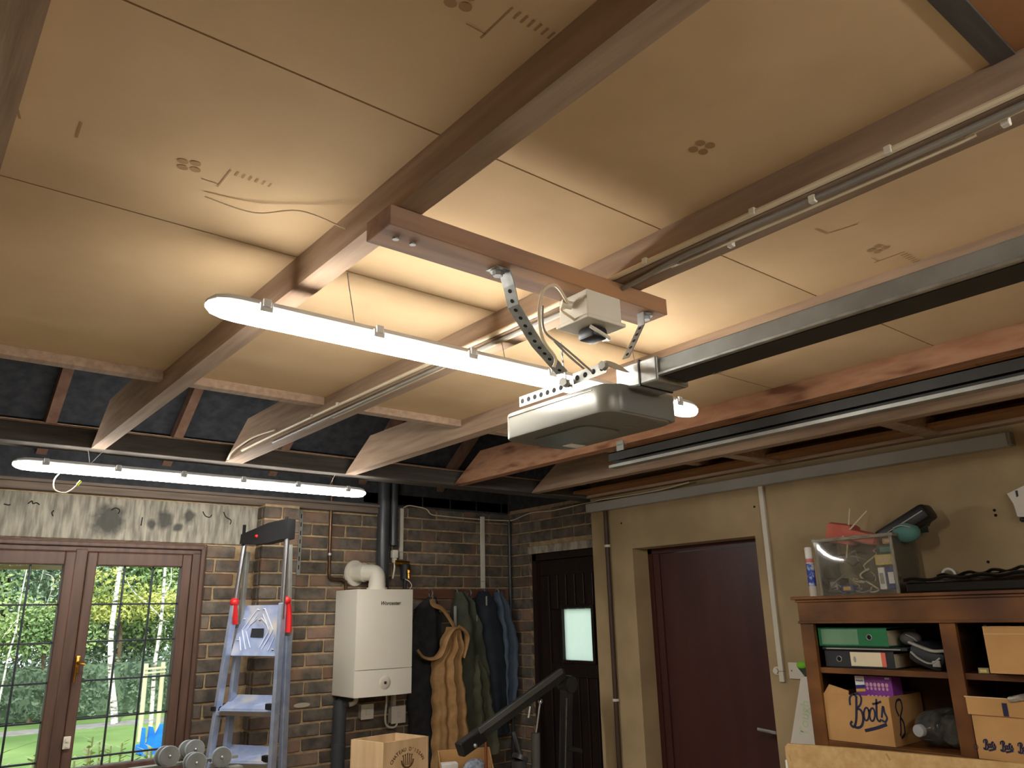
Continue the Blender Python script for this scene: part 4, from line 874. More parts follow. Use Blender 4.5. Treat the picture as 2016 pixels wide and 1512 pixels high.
# ================================================================== BOOKCASE (right)
bc = thing('bookcase', 'dark stained oak bookcase against the cream wall', 'bookcase', (3.27, -3.1, 0))
F, Bk = 3.12, 3.43; YL, YR = -2.532, -3.73
obj('top', MB().box(F-.022, Bk, YR-.02, YL+.02, 1.733, 1.746, .003), CABW, bc)
fz = obj('frieze', MB().box(F-.004, F+.02, YR, YL, 1.638, 1.733, .002), CABW, bc)
obj('moulding', MB().box(F-.012, F+.01, YR-.006, YL+.006, 1.722, 1.733, .003).box(F-.010, F+.01, YR-.004, YL+.004, 1.636, 1.646, .002), CABW, fz)
for (a, b_) in ((YL, YL-.06), (-3.103, -3.160), (YR+.06, YR)): obj('stile', MB().box(F, F+.022, b_, a, 0, 1.64, .002), CABW, bc)
obj('side_panel', MB().box(F+.02, Bk, YL-.018, YL, 0, 1.733), CABI, bc); obj('side_panel', MB().box(F+.02, Bk, YR, YR+.018, 0, 1.733), CABI, bc)
obj('divider', MB().box(F+.02, Bk, -3.14, -3.122, 0, 1.733), CABI, bc)
obj('back_panel', MB().box(Bk-.008, Bk, YR, YL, 0, 1.733), CABI, bc)
for (a, b_) in ((YL-.018, -3.122), (-3.14, YR+.018)):
    obj('shelf', MB().box(F+.012, Bk-.008, b_, a, 1.440, 1.462, .002), CABW, bc)
    obj('shelf', MB().box(F+.004, Bk-.008, b_, a, 1.160, 1.184, .002), CABW, bc)
    obj('shelf', MB().box(F+.004, Bk-.008, b_, a, .62, .642, .002), CABW, bc)
    obj('shelf', MB().box(F+.004, Bk-.008, b_, a, .08, .10, .002), CABW, bc)
# lever arch files lying flat
def binder(label, m_, y0, y1, z0, z1, xf, spine, hole_y, lab=None):
    t = thing('lever_arch_file', label, 'binder', (xf+.14, (y0+y1)/2, z0))
    obj('spine', MB().box(xf, xf+.003, y1, y0, z0, z1, .001), m_, t)
    obj('cover', MB().box(xf, xf+.285, y1, y0, z1-.003, z1), m_, t); obj('cover', MB().box(xf, xf+.285, y1, y0, z0, z0+.003), m_, t)
    obj('papers', MB().box(xf+.012, xf+.27, y1+.01, y0-.012, z0+.004, z1-.012), PAPER, t)
    obj('finger_ring', MB().tube([(xf-.0005, hole_y+.0105*math.cos(a), (z0+z1)/2+.0105*math.sin(a)) for a in [2*math.pi*i/20 for i in range(21)]], .0018, 6, smooth=False), STEEL, t, True)
    obj('finger_hole', MB().cyl((xf+.001, hole_y, (z0+z1)/2), (xf-.0012, hole_y, (z0+z1)/2), .0085, n=20), HOLE, t)
    if lab:
        l_ = obj('spine_label', MB().box(xf-.001, xf, lab[1], lab[0], z0+.008, z1-.006), lab[2], t)
        if len(lab) > 3: obj('label_stripe', MB().box(xf-.0016, xf, lab[1]+.0, lab[1]+.018, z0+.008, z1-.006), PINKL, l_); obj('label_mark', MB().plate([(xf-.0012, lab[0]-.018+.006*math.cos(q), (z0+z1)/2+.012*math.sin(q)) for q in [2*math.pi*i/10 for i in range(10)]], (-1, 0, 0)), GREYP, l_)
    return t
binder('black lever arch file with cream label lying under green file', BLK, -2.61, -2.90, 1.463, 1.530, 3.15, 0, -2.672, (-2.722, -2.868, PAPER, 1))
binder('green lever arch file lying on top of black file', GREEN, -2.592, -2.886, 1.545, 1.618, 3.15, 0, -2.812, (-2.606, -2.766, GREENL))
wa = thing('folded_wallet', 'thin black folder between the green and black files', 'folder', (3.30, -2.76, 1.531))
obj('cover', MB().box(3.152, 3.40, -2.955, -2.60, 1.531, 1.543, .003), BLK, wa); obj('edge_band', MB().box(3.149, 3.153, -2.93, -2.62, 1.5345, 1.538), GREYP, wa)
bg_ = thing('black_bag', 'slumped black nylon bag with grey strap beside the files', 'bag', (3.24, -3.02, 1.462))
obj('body', MB().obox((3.25, -3.02, 1.512), (1, 0, 0), (0, .93, .36), (0, -.36, .93), .20, .14, .085, .03), BLK, bg_, True)
obj('flap', MB().tube([(3.16, -2.965, 1.565), (3.15, -3.0, 1.552), (3.148, -3.05, 1.535), (3.16, -3.09, 1.535)], .010, 8, flat=.6), GREYP, bg_, True)
obj('strap', MB().tube([(3.15, -2.97, 1.53), (3.145, -3.0, 1.505), (3.145, -3.04, 1.49), (3.15, -3.075, 1.51)], .007, 8, flat=.5), GREYP, bg_, True)
obj('buckle', MB().box(3.142, 3.148, -3.075, -3.045, 1.478, 1.50, .002), STEEL, bg_)
gp = thing('grey_pouch', 'soft grey pouch tucked behind the files on the shelf', 'pouch', (3.30, -2.935, 1.545))
obj('body', MB().sph((3.24, -2.935, 1.575), .045, (.9, .9, .62), 10), mat('grey_cloth', (92, 90, 88), (108, 106, 102), rough=.9), gp, True)
obj('seam', MB().tube([(3.20, -2.935, 1.592), (3.20, -2.96, 1.58), (3.21, -2.972, 1.565)], .002, 6), GREYP, gp)
# purple bulb carton
pb = thing('bulb_carton', 'purple light bulb carton standing in the large lettered box', 'box', (3.24, -2.79, 1.30))
obj('carton', MB().box(3.19, 3.27, -2.856, -2.704, 1.30, 1.432, .002), PURP, pb)
ppx = 3.1895; nX = (-1, 0, 0)
obj('brand_panel', MB().plate([(ppx, -2.706, 1.395), (ppx, -2.745, 1.395), (ppx, -2.745, 1.43), (ppx, -2.706, 1.43)], nX), WPRINT, pb)
obj('stripe', MB().plate([(ppx, -2.706, 1.383), (ppx, -2.745, 1.388), (ppx, -2.745, 1.398), (ppx, -2.706, 1.395)], nX), NAVY, pb)
obj('stripe', MB().plate([(ppx, -2.706, 1.37), (ppx, -2.745, 1.373), (ppx, -2.745, 1.383), (ppx, -2.706, 1.38)], nX), YELL, pb)
obj('brand_text', text_mb('PHILIPS', .0095, (ppx-.001, -2.7255, 1.412), (0, -1, 0), (0, 0, 1), bold=.0002), NAVY, pb)
bl = MB()
for k in range(6):
    yy = -2.755-.016*k
    for (dz, r_) in ((1.40, .008), (1.385, .006), (1.353, .009)): bl.plate([(ppx, yy+r_*.8*math.cos(q), dz+r_*math.sin(q)) for q in [2*math.pi*i/12 for i in range(12)]], nX, .0008+.0002*(r_ > .007))
obj('bulb_print', bl, PINKV, pb)
obj('small_print', MB().plate([(ppx, -2.83, 1.422), (ppx, -2.848, 1.422), (ppx, -2.848, 1.428), (ppx, -2.83, 1.428)], nX), WPRINT, pb)

# cardboard boxes with script lettering
def boots_strokes(mb, o, s_, nx=(-1, 0, 0), wd=.0075):
    def q(pts): return [(o[0], o[1]-u*s_, o[2]+v*s_) for u, v in pts]
    W_ = wd*s_*10
    # capital B with swash
    mb.ribbon(q([(.02, .62), (.04, .82), (.16, .92), (.26, .84)]), W_, nx)
    mb.ribbon(q([(.24, .86), (.19, .5), (.13, .2), (.04, .05), (-.04, .12), (.02, .2)]), W_*1.2, nx)
    mb.ribbon(q([(.16, .92), (.3, .95), (.38, .84), (.33, .66), (.2, .55)]), W_, nx)
    mb.ribbon(q([(.2, .55), (.33, .5), (.36, .3), (.28, .1), (.14, .04), (.04, .08)]), W_*1.2, nx)
    for cx in (.47, .64):
        mb.ribbon(q([(cx+.075*math.cos(a)+.03*math.sin(a), .42+.17*math.sin(a)) for a in [2*math.pi*i/12 for i in range(13)]]), W_*.9, nx)
    mb.ribbon(q([(.54, .5), (.58, .54)]), W_*.7, nx)
    mb.ribbon(q([(.82, .84), (.78, .55), (.76, .34), (.82, .26), (.88, .32)]), W_, nx)
    mb.ribbon(q([(.68, .70), (.8, .72), (.95, .78)]), W_, nx)
    mb.ribbon(q([(.9, .36), (.98, .66), (1.0, .5), (1.05, .36), (.98, .26), (.9, .3)]), W_, nx)
    mb.ribbon(q([(.36, -.02), (.7, .08), (1.02, .2)]), W_*1.5, nx)
    return mb
def carton(name, label, y0, y1, x0, x1, z0, z1, flaps=True):
    t = thing(name, label, 'box', ((x0+x1)/2, (y0+y1)/2, z0)); th = .004
    obj('front_panel', MB().box(x0, x0+th, y1, y0, z0, z1, .001), KRAFT, t); obj('back_panel', MB().box(x1-th, x1, y1, y0, z0, z1), KRAFT, t)
    obj('side_panel', MB().box(x0+th, x1-th, y0-th, y0, z0, z1), KRAFT, t); obj('side_panel', MB().box(x0+th, x1-th, y1, y1+th, z0, z1), KRAFT, t)
    obj('base_panel', MB().box(x0+th, x1-th, y1+th, y0-th, z0, z0+th), KRAFT, t); return t
bb1 = carton('lettered_carton', 'brown carton with large navy script lettering beside bottle', -2.588, -2.864, 3.132, 3.40, 1.185, 1.362)
obj('torn_flap', MB().prism([(3.134, -2.592, 1.36), (3.134, -2.70, 1.36), (3.142, -2.698, 1.376), (3.145, -2.615, 1.396)], (.004, 0, 0)), KRAFT, bb1)
obj('lettering', boots_strokes(MB(), (3.1315, -2.700, 1.236), .14, wd=.0055), INKN, bb1)['label'] = 'navy script lettering'
sb_ = MB(); 
def sidepts(pts): return [(3.19+u, -2.8645, 1.20+v) for u, v in pts]
sb_.ribbon(sidepts([(.0, .09), (-.015, .12), (.0, .145), (.03, .145), (.035, .115), (.01, .085), (.0, .04), (-.012, .02)]), .009, (0, -1, 0)).ribbon(sidepts([(.01, .085), (.03, .06), (.025, .025), (-.005, .012)]), .010, (0, -1, 0))
obj('lettering', sb_, INKN, bb1)
bb2 = carton('lettered_carton', 'brown flapped carton with row of small script logos', -3.168, -3.62, 3.105, 3.41, 1.185, 1.345)
obj('flap', MB().prism([(3.105, -3.165, 1.345), (3.105, -3.62, 1.345), (3.09, -3.62, 1.30), (3.09, -3.165, 1.30)], (.004, 0, 0)) if False else MB().box(3.099, 3.105, -3.622, -3.160, 1.328, 1.385, .001), KRAFT, bb2)
obj('flap', MB().prism([(3.102, -3.155, 1.384), (3.102, -3.62, 1.384), (3.20, -3.60, 1.36), (3.20, -3.18, 1.36)], (0, 0, .004)), KRAFTI, bb2)
lm = MB()
for k in range(8):
    boots_strokes(lm, (3.1045, -3.192-.054*k, 1.215), .036, wd=.011)
obj('small_logos', lm, INKN, bb2)
obj('ring_mark', MB().ribbon([(3.1045, -3.165+.0065*math.cos(a), 1.222+.008*math.sin(a)) for a in [2*math.pi*i/14 for i in range(15)]], .002, (-1, 0, 0)), INKN, bb2)
obj('blue_tape', MB().box(3.0975, 3.0995, -3.292, -3.276, 1.33, 1.372), INKN, bb2)
obj('clear_wrap', MB().obox((3.17, -3.38, 1.40), (1, 0, 0), (0, .97, -.2), (0, .2, .97), .16, .17, .02, .008), CLEARE, bb2, True)
bb3 = carton('plain_carton', 'plain brown carton on upper right shelf of bookcase', -3.262, -3.66, 3.09, 3.38, 1.468, 1.622)
obj('lid', MB().box(3.089, 3.38, -3.66, -3.262, 1.619, 1.624, .001), KRAFT, bb3)
obj('fold_line', MB().box(3.0895, 3.0905, -3.66, -3.262, 1.598, 1.600), KRAFTI, bb3)
gb = thing('small_gold_box', 'tiny gold and silver box on upper shelf edge', 'box', (3.14, -3.22, 1.462))
obj('carton', MB().box(3.13, 3.15, -3.243, -3.207, 1.463, 1.482, .002), mat('gold_foil', (150, 140, 110), rough=.4, metal=.4), gb); obj('label', MB().box(3.1285, 3.13, -3.236, -3.214, 1.467, 1.477), YCARD, gb)
gs = thing('green_frame', 'dark green thin frame standing beside plain carton', 'frame', (3.25, -3.245, 1.462))
obj('panel', MB().box(3.14, 3.36, -3.258, -3.248, 1.463, 1.628, .002), DKGREEN, gs); obj('edge', MB().box(3.137, 3.141, -3.259, -3.247, 1.463, 1.628, .001), BLK, gs)
# large clear bottles lying on their side, caps forward
def bottle(label, c, r, L, ax):
    ax = Vector(ax).normalized(); t = thing('plastic_bottle', label, 'bottle', Vector(c)-Vector((0, 0, r)), 'clear water bottles')
    b = MB().lathe([(.019, 0), (.019, .018), (.03, .03), (r*.85, .055), (r, .09), (r*.96, .12), (r, .15), (r, L-.02), (r*.8, L)], 32)
    M = ax.to_track_quat('Z', 'Y').to_matrix().to_4x4(); M.translation = Vector(c); bmesh.ops.transform(b.bm, matrix=M, verts=b.bm.verts)
    obj('body', b, CLEARW, t, True)
    cpb = MB().lathe([(.0, -.010), (.020, -.010), (.022, -.007), (.022, .010), (.0, .010)], 24); bmesh.ops.transform(cpb.bm, matrix=M, verts=cpb.bm.verts)
    obj('cap', cpb, mat('pale_cap', (150, 150, 152), rough=.5), t, True)
bottle('large clear plastic bottle lying with grey cap forward', (3.135, -2.962, 1.252), .062, .26, (1, -.12, .02))
bottle('clear plastic bottle lying behind against oak stile', (3.395, -3.055, 1.25), .055, .2, (-1, .05, .0))

# ---- on top of the bookcase
sc = thing('spray_can', 'blue and white spray can with clear cap by storage box', 'can', (3.20, -2.565, 1.746))
obj('can_body', MB().lathe([(.0, 0), (.0145, 0), (.016, .003), (.016, .155), (.014, .162), (.0, .162)], 24, (3.20, -2.565, 1.746)), WPLAS, sc, True)
obj('label_band', MB().cyl((3.20, -2.565, 1.79), (3.20, -2.565, 1.885), .0165, n=24), mat('can_blue', (34, 66, 160), (60, 96, 190), scale=40, rough=.35, lo=.45, hi=.55, c3=(210, 214, 226), s3=40), sc, True)
obj('red_band', MB().cyl((3.20, -2.565, 1.89), (3.20, -2.565, 1.905), .0165, n=24), mat('can_red', (200, 110, 110), rough=.4), sc, True)
obj('cap', MB().lathe([(.0, .162), (.0155, .162), (.0155, .205), (.013, .21), (0, .21)], 24, (3.20, -2.565, 1.746)), WPRINT, sc, True)
st_ = thing('storage_box', 'clear plastic storage box full of oddments on bookcase', 'storage box', (3.30, -2.77, 1.746))
SX0, SX1, SY0, SY1, SZ0, SZ1 = 3.205, 3.405, -2.592, -2.94, 1.747, 1.988
bf = MB(); nn_ = 12; vv_ = [[bf.bm.verts.new((SX0-.012*math.sin(math.pi*i/nn_)*math.sin(math.pi*j/nn_), SY0+(SY1-SY0)*i/nn_, SZ0+(SZ1-SZ0)*j/nn_)) for j in range(nn_+1)] for i in range(nn_+1)]
for i in range(nn_):
    for j in range(nn_): bf.bm.faces.new((vv_[i][j], vv_[i+1][j], vv_[i+1][j+1], vv_[i][j+1]))
obj('wall_panel', bf, CLEAR, st_, True); obj('wall_panel', MB().box(SX1-.003, SX1, SY1, SY0, SZ0, SZ1), CLEAR, st_)
obj('wall_panel', MB().box(SX0, SX1, SY0-.003, SY0, SZ0, SZ1), CLEAR, st_); obj('wall_panel', MB().box(SX0, SX1, SY1, SY1+.003, SZ0, SZ1), CLEAR, st_)
obj('base_panel', MB().box(SX0, SX1, SY1, SY0, SZ0, SZ0+.003), CLEAR, st_)
obj('rim', MB().box(SX0-.006, SX0+.004, SY1-.006, SY0+.006, SZ1-.014, SZ1, .002).box(SX1-.004, SX1+.006, SY1-.006, SY0+.006, SZ1-.014, SZ1, .002).box(SX0, SX1, SY0-.004, SY0+.006, SZ1-.014, SZ1, .002).box(SX0, SX1, SY1-.006, SY1+.004, SZ1-.014, SZ1, .002), CLEARE, st_)
for (x, y) in ((SX0, SY0-.011), (SX0, SY1+.004), (SX1-.006, SY1+.004), (SX1-.006, SY0-.011)): obj('corner_rib', MB().box(x-.002, x+.008, y-.003, y+.010, SZ0, SZ1, .002), CLEARE, st_)
pk = thing('folded_cloth', 'salmon pink folded cloth bulging from the storage box', 'cloth', (3.27, -2.74, 1.95))
obj('fold', MB().obox((3.27, -2.70, 2.005), (1, 0, 0), (0, .97, .22), (0, -.22, .97), .10, .12, .09, .02), PINKC, pk, True)
obj('fold', MB().obox((3.26, -2.79, 1.985), (1, 0, 0), (0, .95, .30), (0, -.30, .95), .09, .15, .05, .02), PINKC, pk, True)
for lab, a, b_ in (('upright thin bamboo stick in storage box', (3.23, -2.722, 1.90), (3.24, -2.762, 2.108)), ('leaning thin bamboo stick in storage box', (3.22, -2.70, 1.97), (3.235, -2.838, 2.088))):
    t = thing('bamboo_stick', lab, 'stick', a, 'bamboo sticks'); obj('cane', MB().cyl(a, b_, .0035, .003, n=8), STAKE, t); obj('node_ring', MB().cyl(lerp(a, b_, .5), lerp(a, b_, .515), .0042, n=8), CABLEW, t)
bkc = thing('black_case', 'black hard case tilted in the back of storage box', 'case', (3.33, -2.93, 1.93))
obj('shell', MB().obox((3.32, -2.95, 2.02), (1, 0, 0), (0, .90, -.43), (0, .43, .90), .10, .24, .065, .015), BLACKP, bkc, True)
obj('seam', MB().obox((3.268, -2.95, 2.02), (1, 0, 0), (0, .90, -.43), (0, .43, .90), .002, .22, .004), GREYP, bkc)
tl = thing('teal_pouch', 'teal fabric pouch beneath the tilted black case', 'pouch', (3.28, -2.99, 1.95))
obj('body', MB().sph((3.285, -2.965, 1.988), .055, (.7, 1.0, .75), 12), TEAL, tl, True); obj('zip', MB().tube([(3.25, -2.93, 2.008), (3.247, -2.965, 2.015), (3.25, -3.0, 2.005)], .0025, 6), GREYP, tl)
gl = thing('dark_green_bottle', 'dark green bottle lying on back edge of storage box', 'bottle', (3.37, -2.985, 1.99))
obj('body', MB().cyl((3.36, -2.95, 2.015), (3.38, -3.01, 2.02), .03, n=20), DKGREEN, gl, True); obj('neck', MB().cyl((3.38, -3.005, 2.02), (3.385, -3.02, 2.045), .014, n=14), DKGREEN, gl, True)
def oddment(name, label, cat, x, y0, y1, z0, z1, d, m_, mark=None):
    t = thing(name, label, cat, (x+d/2, (y0+y1)/2, z0)); obj('body', MB().box(x, x+d, y1, y0, z0, z1, .004), m_, t)
    if mark: obj('print', MB().box(x-.0006, x, y1+(y0-y1)*.2, y1+(y0-y1)*.8, z0+(z1-z0)*.25, z0+(z1-z0)*.75), mark, t)
    return t
oddment('yellow_box', 'pale yellow small box inside storage box right side', 'box', 3.225, -2.845, -2.925, 1.862, 1.905, .06, YCARD, KRAFTI)
oddment('white_card', 'white card leaning inside storage box lower right', 'card', 3.225, -2.85, -2.878, 1.765, 1.853, .02, WPRINT, GREYP)
oddment('navy_packet', 'navy and white packet inside storage box corner', 'packet', 3.225, -2.884, -2.922, 1.765, 1.855, .03, NAVY, WPRINT)
oddment('blue_packet', 'small blue packet at storage box bottom centre', 'packet', 3.225, -2.68, -2.735, 1.76, 1.79, .05, NAVY, YELL)
oddment('dark_tin', 'dark teal tin in upper right of storage box', 'tin', 3.24, -2.85, -2.93, 1.905, 1.945, .10, DKGREEN, TEAL)
oddment('kraft_packet', 'brown paper packet at storage box top right', 'packet', 3.24, -2.88, -2.935, 1.946, 1.972, .10, KRAFT, KRAFTI)
mt = thing('tangled_leads', 'tangle of grey and cream leads inside storage box', 'cables', (3.25, -2.72, 1.76))
rnd = random.Random(5)
for k in range(9):
    p0 = Vector((3.235+rnd.uniform(0, .05), -2.62-rnd.uniform(0, .2), 1.76+rnd.uniform(0, .12))); pts = [p0]
    for j in range(5): q_ = pts[-1]+Vector((rnd.uniform(-.02, .02), rnd.uniform(-.06, .06), rnd.uniform(-.04, .05))); pts.append(Vector((min(max(q_.x, 3.222), 3.37), min(max(q_.y, -2.83), -2.605), min(max(q_.z, 1.757), 1.93))))
    obj('lead', MB().tube(pts, .0035, 6), (CABLEG, CABLEW, BLK)[k % 3], mt, True)
oddment('grey_adaptor', 'dark grey adaptor lump under leads in storage box', 'adaptor', 3.24, -2.615, -2.67, 1.757, 1.82, .08, BLK, GREYP)
oddment('dark_pen_case', 'dark pen case along storage box right side rim', 'case', 3.30, -2.905, -2.93, 1.94, 1.962, .085, BLK, GREYP)
bt = thing('black_tray', 'glossy black plastic tray with wavy rim on bookcase', 'tray', (3.25, -3.25, 1.747))
tb_ = MB(); nY = 24; ys = [-2.985-(.62)*i/nY for i in range(nY+1)]
obj('tray_body', MB().box(3.16, 3.38, -3.60, -2.985, 1.747, 1.785, .006), GLOSSB, bt)
rimf = MB(); rimb = MB()
rimf.tube([(3.155+.002*math.sin(i*1.9), y, 1.795+.004*math.sin(i*1.3)+.012*(i/nY)) for i, y in enumerate(ys)], .009, 8, flat=.7)
rimb.tube([(3.385+.002*math.sin(i*1.9), y-.03, 1.812+.006*math.sin(i*1.7)+.03*(i/nY)) for i, y in enumerate(ys)], .009, 8, flat=.7)
obj('front_rim', rimf, GLOSSB, bt, True); obj('back_rim', rimb, GLOSSB, bt, True)
obj('liner', MB().prism([(3.156, -2.99, 1.79), (3.384, -3.02, 1.808), (3.384, -3.63, 1.838), (3.156, -3.60, 1.806)], (0, 0, -.006)), GLOSSB, bt)
rg = thing('white_ring', 'small white ring standing behind the black tray', 'ring', (3.41, -3.05, 1.747))
obj('hoop', MB().tube([(3.408, -3.05+.025*math.cos(a), 1.815+.025*math.sin(a)) for a in [2*math.pi*i/16 for i in range(17)]], .005, 8), WPRINT, rg, True)
obj('stem', MB().box(3.404, 3.412, -3.056, -3.044, 1.747, 1.792, .002), WPRINT, rg)
# white bag hung at right edge
wbg = thing('white_carrier', 'crumpled white plastic bag hanging on cream wall', 'bag', (3.42, -3.38, 2.0))
obj('sheet', MB().prism([(3.43, -3.318, 2.112), (3.43, -3.42, 2.15), (3.43, -3.52, 2.14), (3.42, -3.50, 2.03), (3.41, -3.40, 2.01), (3.415, -3.343, 2.02), (3.425, -3.335, 2.07)], (-.018, 0, 0)), FOAM, wbg)
obj('handle_slit', MB().box(3.409, 3.412, -3.357, -3.349, 2.085, 2.12), BLK, wbg)
obj('knob', MB().sph((3.425, -3.35, 2.010), .011), BLK, wbg, True)
obj('hanging_cord', MB().tube([(3.43, -3.42, 2.145), (3.44, -3.43, 2.19)], .003, 6, smooth=False).cyl((3.45, -3.43, 2.19), (3.43, -3.43, 2.19), .006), CABLEG, wbg)
# foam offcut between wall and bookcase, plus lime thing
fo = thing('foam_offcut', 'white foam offcut with green lettering leaning by bookcase', 'foam', (3.41, -2.30, 1.0))
obj('slab', MB().prism([(3.425, -2.20, 1.0), (3.425, -2.50, 1.0), (3.435, -2.50, 1.395), (3.435, -2.32, 1.395)], (-.02, 0, 0)), FOAM, fo)
obj('lettering', text_mb('Tough', .06, (3.411, -2.318, 1.22), (.02, -.16, .98), (0, .98, .16), bold=.001), mat('pale_green_print', (186, 204, 164), rough=.8), fo)
fs = thing('foam_stand', 'plain low carton under the foam offcut', 'box', (3.40, -2.35, 0)); obj('body', MB().box(3.36, 3.445, -2.51, -2.19, 0, 1.0, .003), KRAFT, fs); obj('tape', MB().box(3.358, 3.36, -2.38, -2.33, 0, 1.0), KRAFTI, fs)
li = thing('lime_clip', 'lime green plastic clip perched on white foam top', 'clip', (3.41, -2.33, 1.396))
obj('body', MB().sph((3.412, -2.335, 1.447), .030, (.5, .9, .55), 10), LIME, li, True)
obj('jaw', MB().prism([(3.42, -2.31, 1.44), (3.42, -2.345, 1.398), (3.42, -2.36, 1.398), (3.42, -2.36, 1.43)], (-.012, 0, 0)), DKGREEN, li)
# chipboard sheet in front of the bookcase
cbs = thing('chipboard_sheet', 'pale chipboard sheet standing before the bookcase shelves', 'board', (3.07, -2.95, 0))
obj('sheet', MB().prism([(3.06, -2.43, 0), (3.06, -3.9, 0), (3.06, -3.9, 1.205), (3.06, -3.2, 1.188), (3.06, -2.75, 1.176), (3.06, -2.445, 1.164), (3.06, -2.43, 1.150)], (.018, 0, 0)), CHIP, cbs)
obj('edge_chip', MB().box(3.055, 3.062, -2.436, -2.428, .9, 1.10), WPRINT, cbs)
obj('scuff', MB().ribbon([(3.0595, -2.86, 1.172), (3.0595, -2.872, 1.150)], .008, (-1, 0, 0)).ribbon([(3.0595, -2.452, 1.10), (3.0595, -2.446, 1.12)], .006, (-1, 0, 0)), KRAFT, cbs)

# ================================================================== GARDEN
lawn = obj('lawn', MB().box(-14, 18, .3, 11.2, -.12, -.02).box(-14, 18, 11.9, 30, -.12, -.0), GRASS); lawn['kind'] = 'structure'
pth = obj('garden_path', MB().box(-14, 18, 11.2, 11.9, -.12, -.015), PATHM); pth['kind'] = 'structure'
obj('outside_ground', MB().box(3.9, 12, -8, .3, -.12, -.02), GRASS)['kind'] = 'structure'
def leaves(mb, c, rad, n, size, rnd, shell=.55):
    for _ in range(n):
        while True:
            d = Vector((rnd.uniform(-1, 1), rnd.uniform(-1, 1), rnd.uniform(-1, 1)))
            if shell < d.length < 1: break
        p = Vector(c)+Vector((d.x*rad[0], d.y*rad[1], d.z*rad[2]))
        if p.z < .02: p.z = .02+rnd.random()*.2
        a = Vector((rnd.gauss(0, 1), rnd.gauss(0, 1), rnd.gauss(0, 1))).normalized(); b_ = a.orthogonal().normalized(); s_ = size*rnd.uniform(.6, 1.4)
        v = [mb.bm.verts.new(p+a*s_), mb.bm.verts.new(p+b_*s_*.55), mb.bm.verts.new(p-a*s_), mb.bm.verts.new(p-b_*s_*.55)]
        mb.bm.faces.new(v)
def tree(label, x, y, rad, zc, m_, n, size, seed, trunk=.12):
    rnd = random.Random(seed); t = thing('garden_tree', label, 'tree', (x, y, 0), 'trees behind the lawn'); mb = MB()
    for k in range(7):
        leaves(mb, (x+rnd.uniform(-.5, .5)*rad[0], y+rnd.uniform(-.4, .4)*rad[1], zc+rnd.uniform(-.6, .6)*rad[2]), (rad[0]*.62, rad[1]*.62, rad[2]*.55), n//7, size, rnd, .3)
    obj('foliage', mb, m_, t)['kind'] = 'stuff'
    obj('trunk', MB().tube([(x, y, 0), (x+.1, y, zc*.5), (x, y, zc)], trunk, 8, taper=.5), BARK, t, True)
tree('mid green tree filling the left window casement', .6, 13.6, (2.2, 1.5, 2.6), 2.9, LEAF1, 16000, .055, 1)
tree('blue green tree behind the leaning birch trunk', 3.4, 14.6, (2.2, 1.5, 2.8), 2.7, LEAF2, 16000, .055, 2)
tree('yellow green tree behind the staked birch', 5.6, 13.8, (2.0, 1.3, 2.6), 3.0, LEAF1, 15000, .055, 3)
tree('dark evergreen mass at far left beyond the lawn', -2.6, 14.5, (2.4, 1.6, 3.0), 2.8, LEAF2, 7000, .10, 4)
tree('pale green tree at far right beyond the lawn', 8.6, 14.8, (2.6, 1.6, 3.0), 3.0, LEAF1, 7000, .10, 5)
tree('yellowing low branches hanging left of staked birch', 3.9, 12.9, (1.3, .5, .5), 2.2, LEAF3, 2200, .045, 6, .05)
tree('tall back row tree seen between the birches', 2.4, 18.5, (3.5, 1.5, 4.2), 4.4, LEAF2, 9000, .12, 7, .18)
tree('tall back row tree at right behind staked birch', 7.5, 19.0, (3.5, 1.5, 4.4), 4.6, LEAF1, 8000, .12, 8, .18)
hd_ = thing('garden_hedge', 'dark clipped hedge along the far side of path', 'hedge', (3, 13.0, 0)); mb = MB(); rnd = random.Random(11)
for k in range(40): leaves(mb, (-4+.36*k, 12.9, .55), (.5, .45, .62), 420, .045, rnd, .4)
obj('foliage', mb, LEAFD, hd_)['kind'] = 'stuff'
obj('core', MB().box(-4.2, 10.2, 12.75, 13.2, 0, .95, .1), LEAFD, hd_)
tree('sunlit lower bough over the hedge at centre', 2.6, 12.8, (1.2, .5, .6), 1.7, LEAF1, 3000, .045, 16, .05)
# birches
def birch(label, pts, r, branches=()):
    t = thing('birch_tree', label, 'tree', pts[0], 'young birches'); obj('trunk', MB().tube(pts, r, 12, taper=.55), BIRCH, t, True)
    for b_ in branches: obj('branch', MB().tube(b_, r*.4, 8, taper=.4), BIRCH, t, True)
    return t
birch('leaning white birch trunk at the lawn edge', [(3.745, 11.57, -.02), (3.70, 11.57, .3), (3.62, 11.57, .68), (3.545, 11.57, 1.18), (3.515, 11.57, 1.65), (3.53, 11.57, 2.6), (3.56, 11.57, 4.0)], .062)
birch('slender white birch between two pale stakes', [(3.67, 9.0, -.02), (3.655, 9.0, .42), (3.63, 9.0, 1.03), (3.645, 9.0, 1.4), (3.656, 9.0, 1.78), (3.635, 9.0, 2.5), (3.62, 9.0, 3.4)], .034, [[(3.656, 9.0, 1.76), (3.53, 9.0, 1.88), (3.406, 9.0, 1.99), (3.183, 9.0, 2.18), (3.05, 9.0, 2.4)], [(3.65, 9.0, 1.72), (3.78, 9.0, 1.70)], [(3.64, 9.0, 2.1), (3.74, 9.0, 2.3), (3.72, 9.0, 2.6)]])
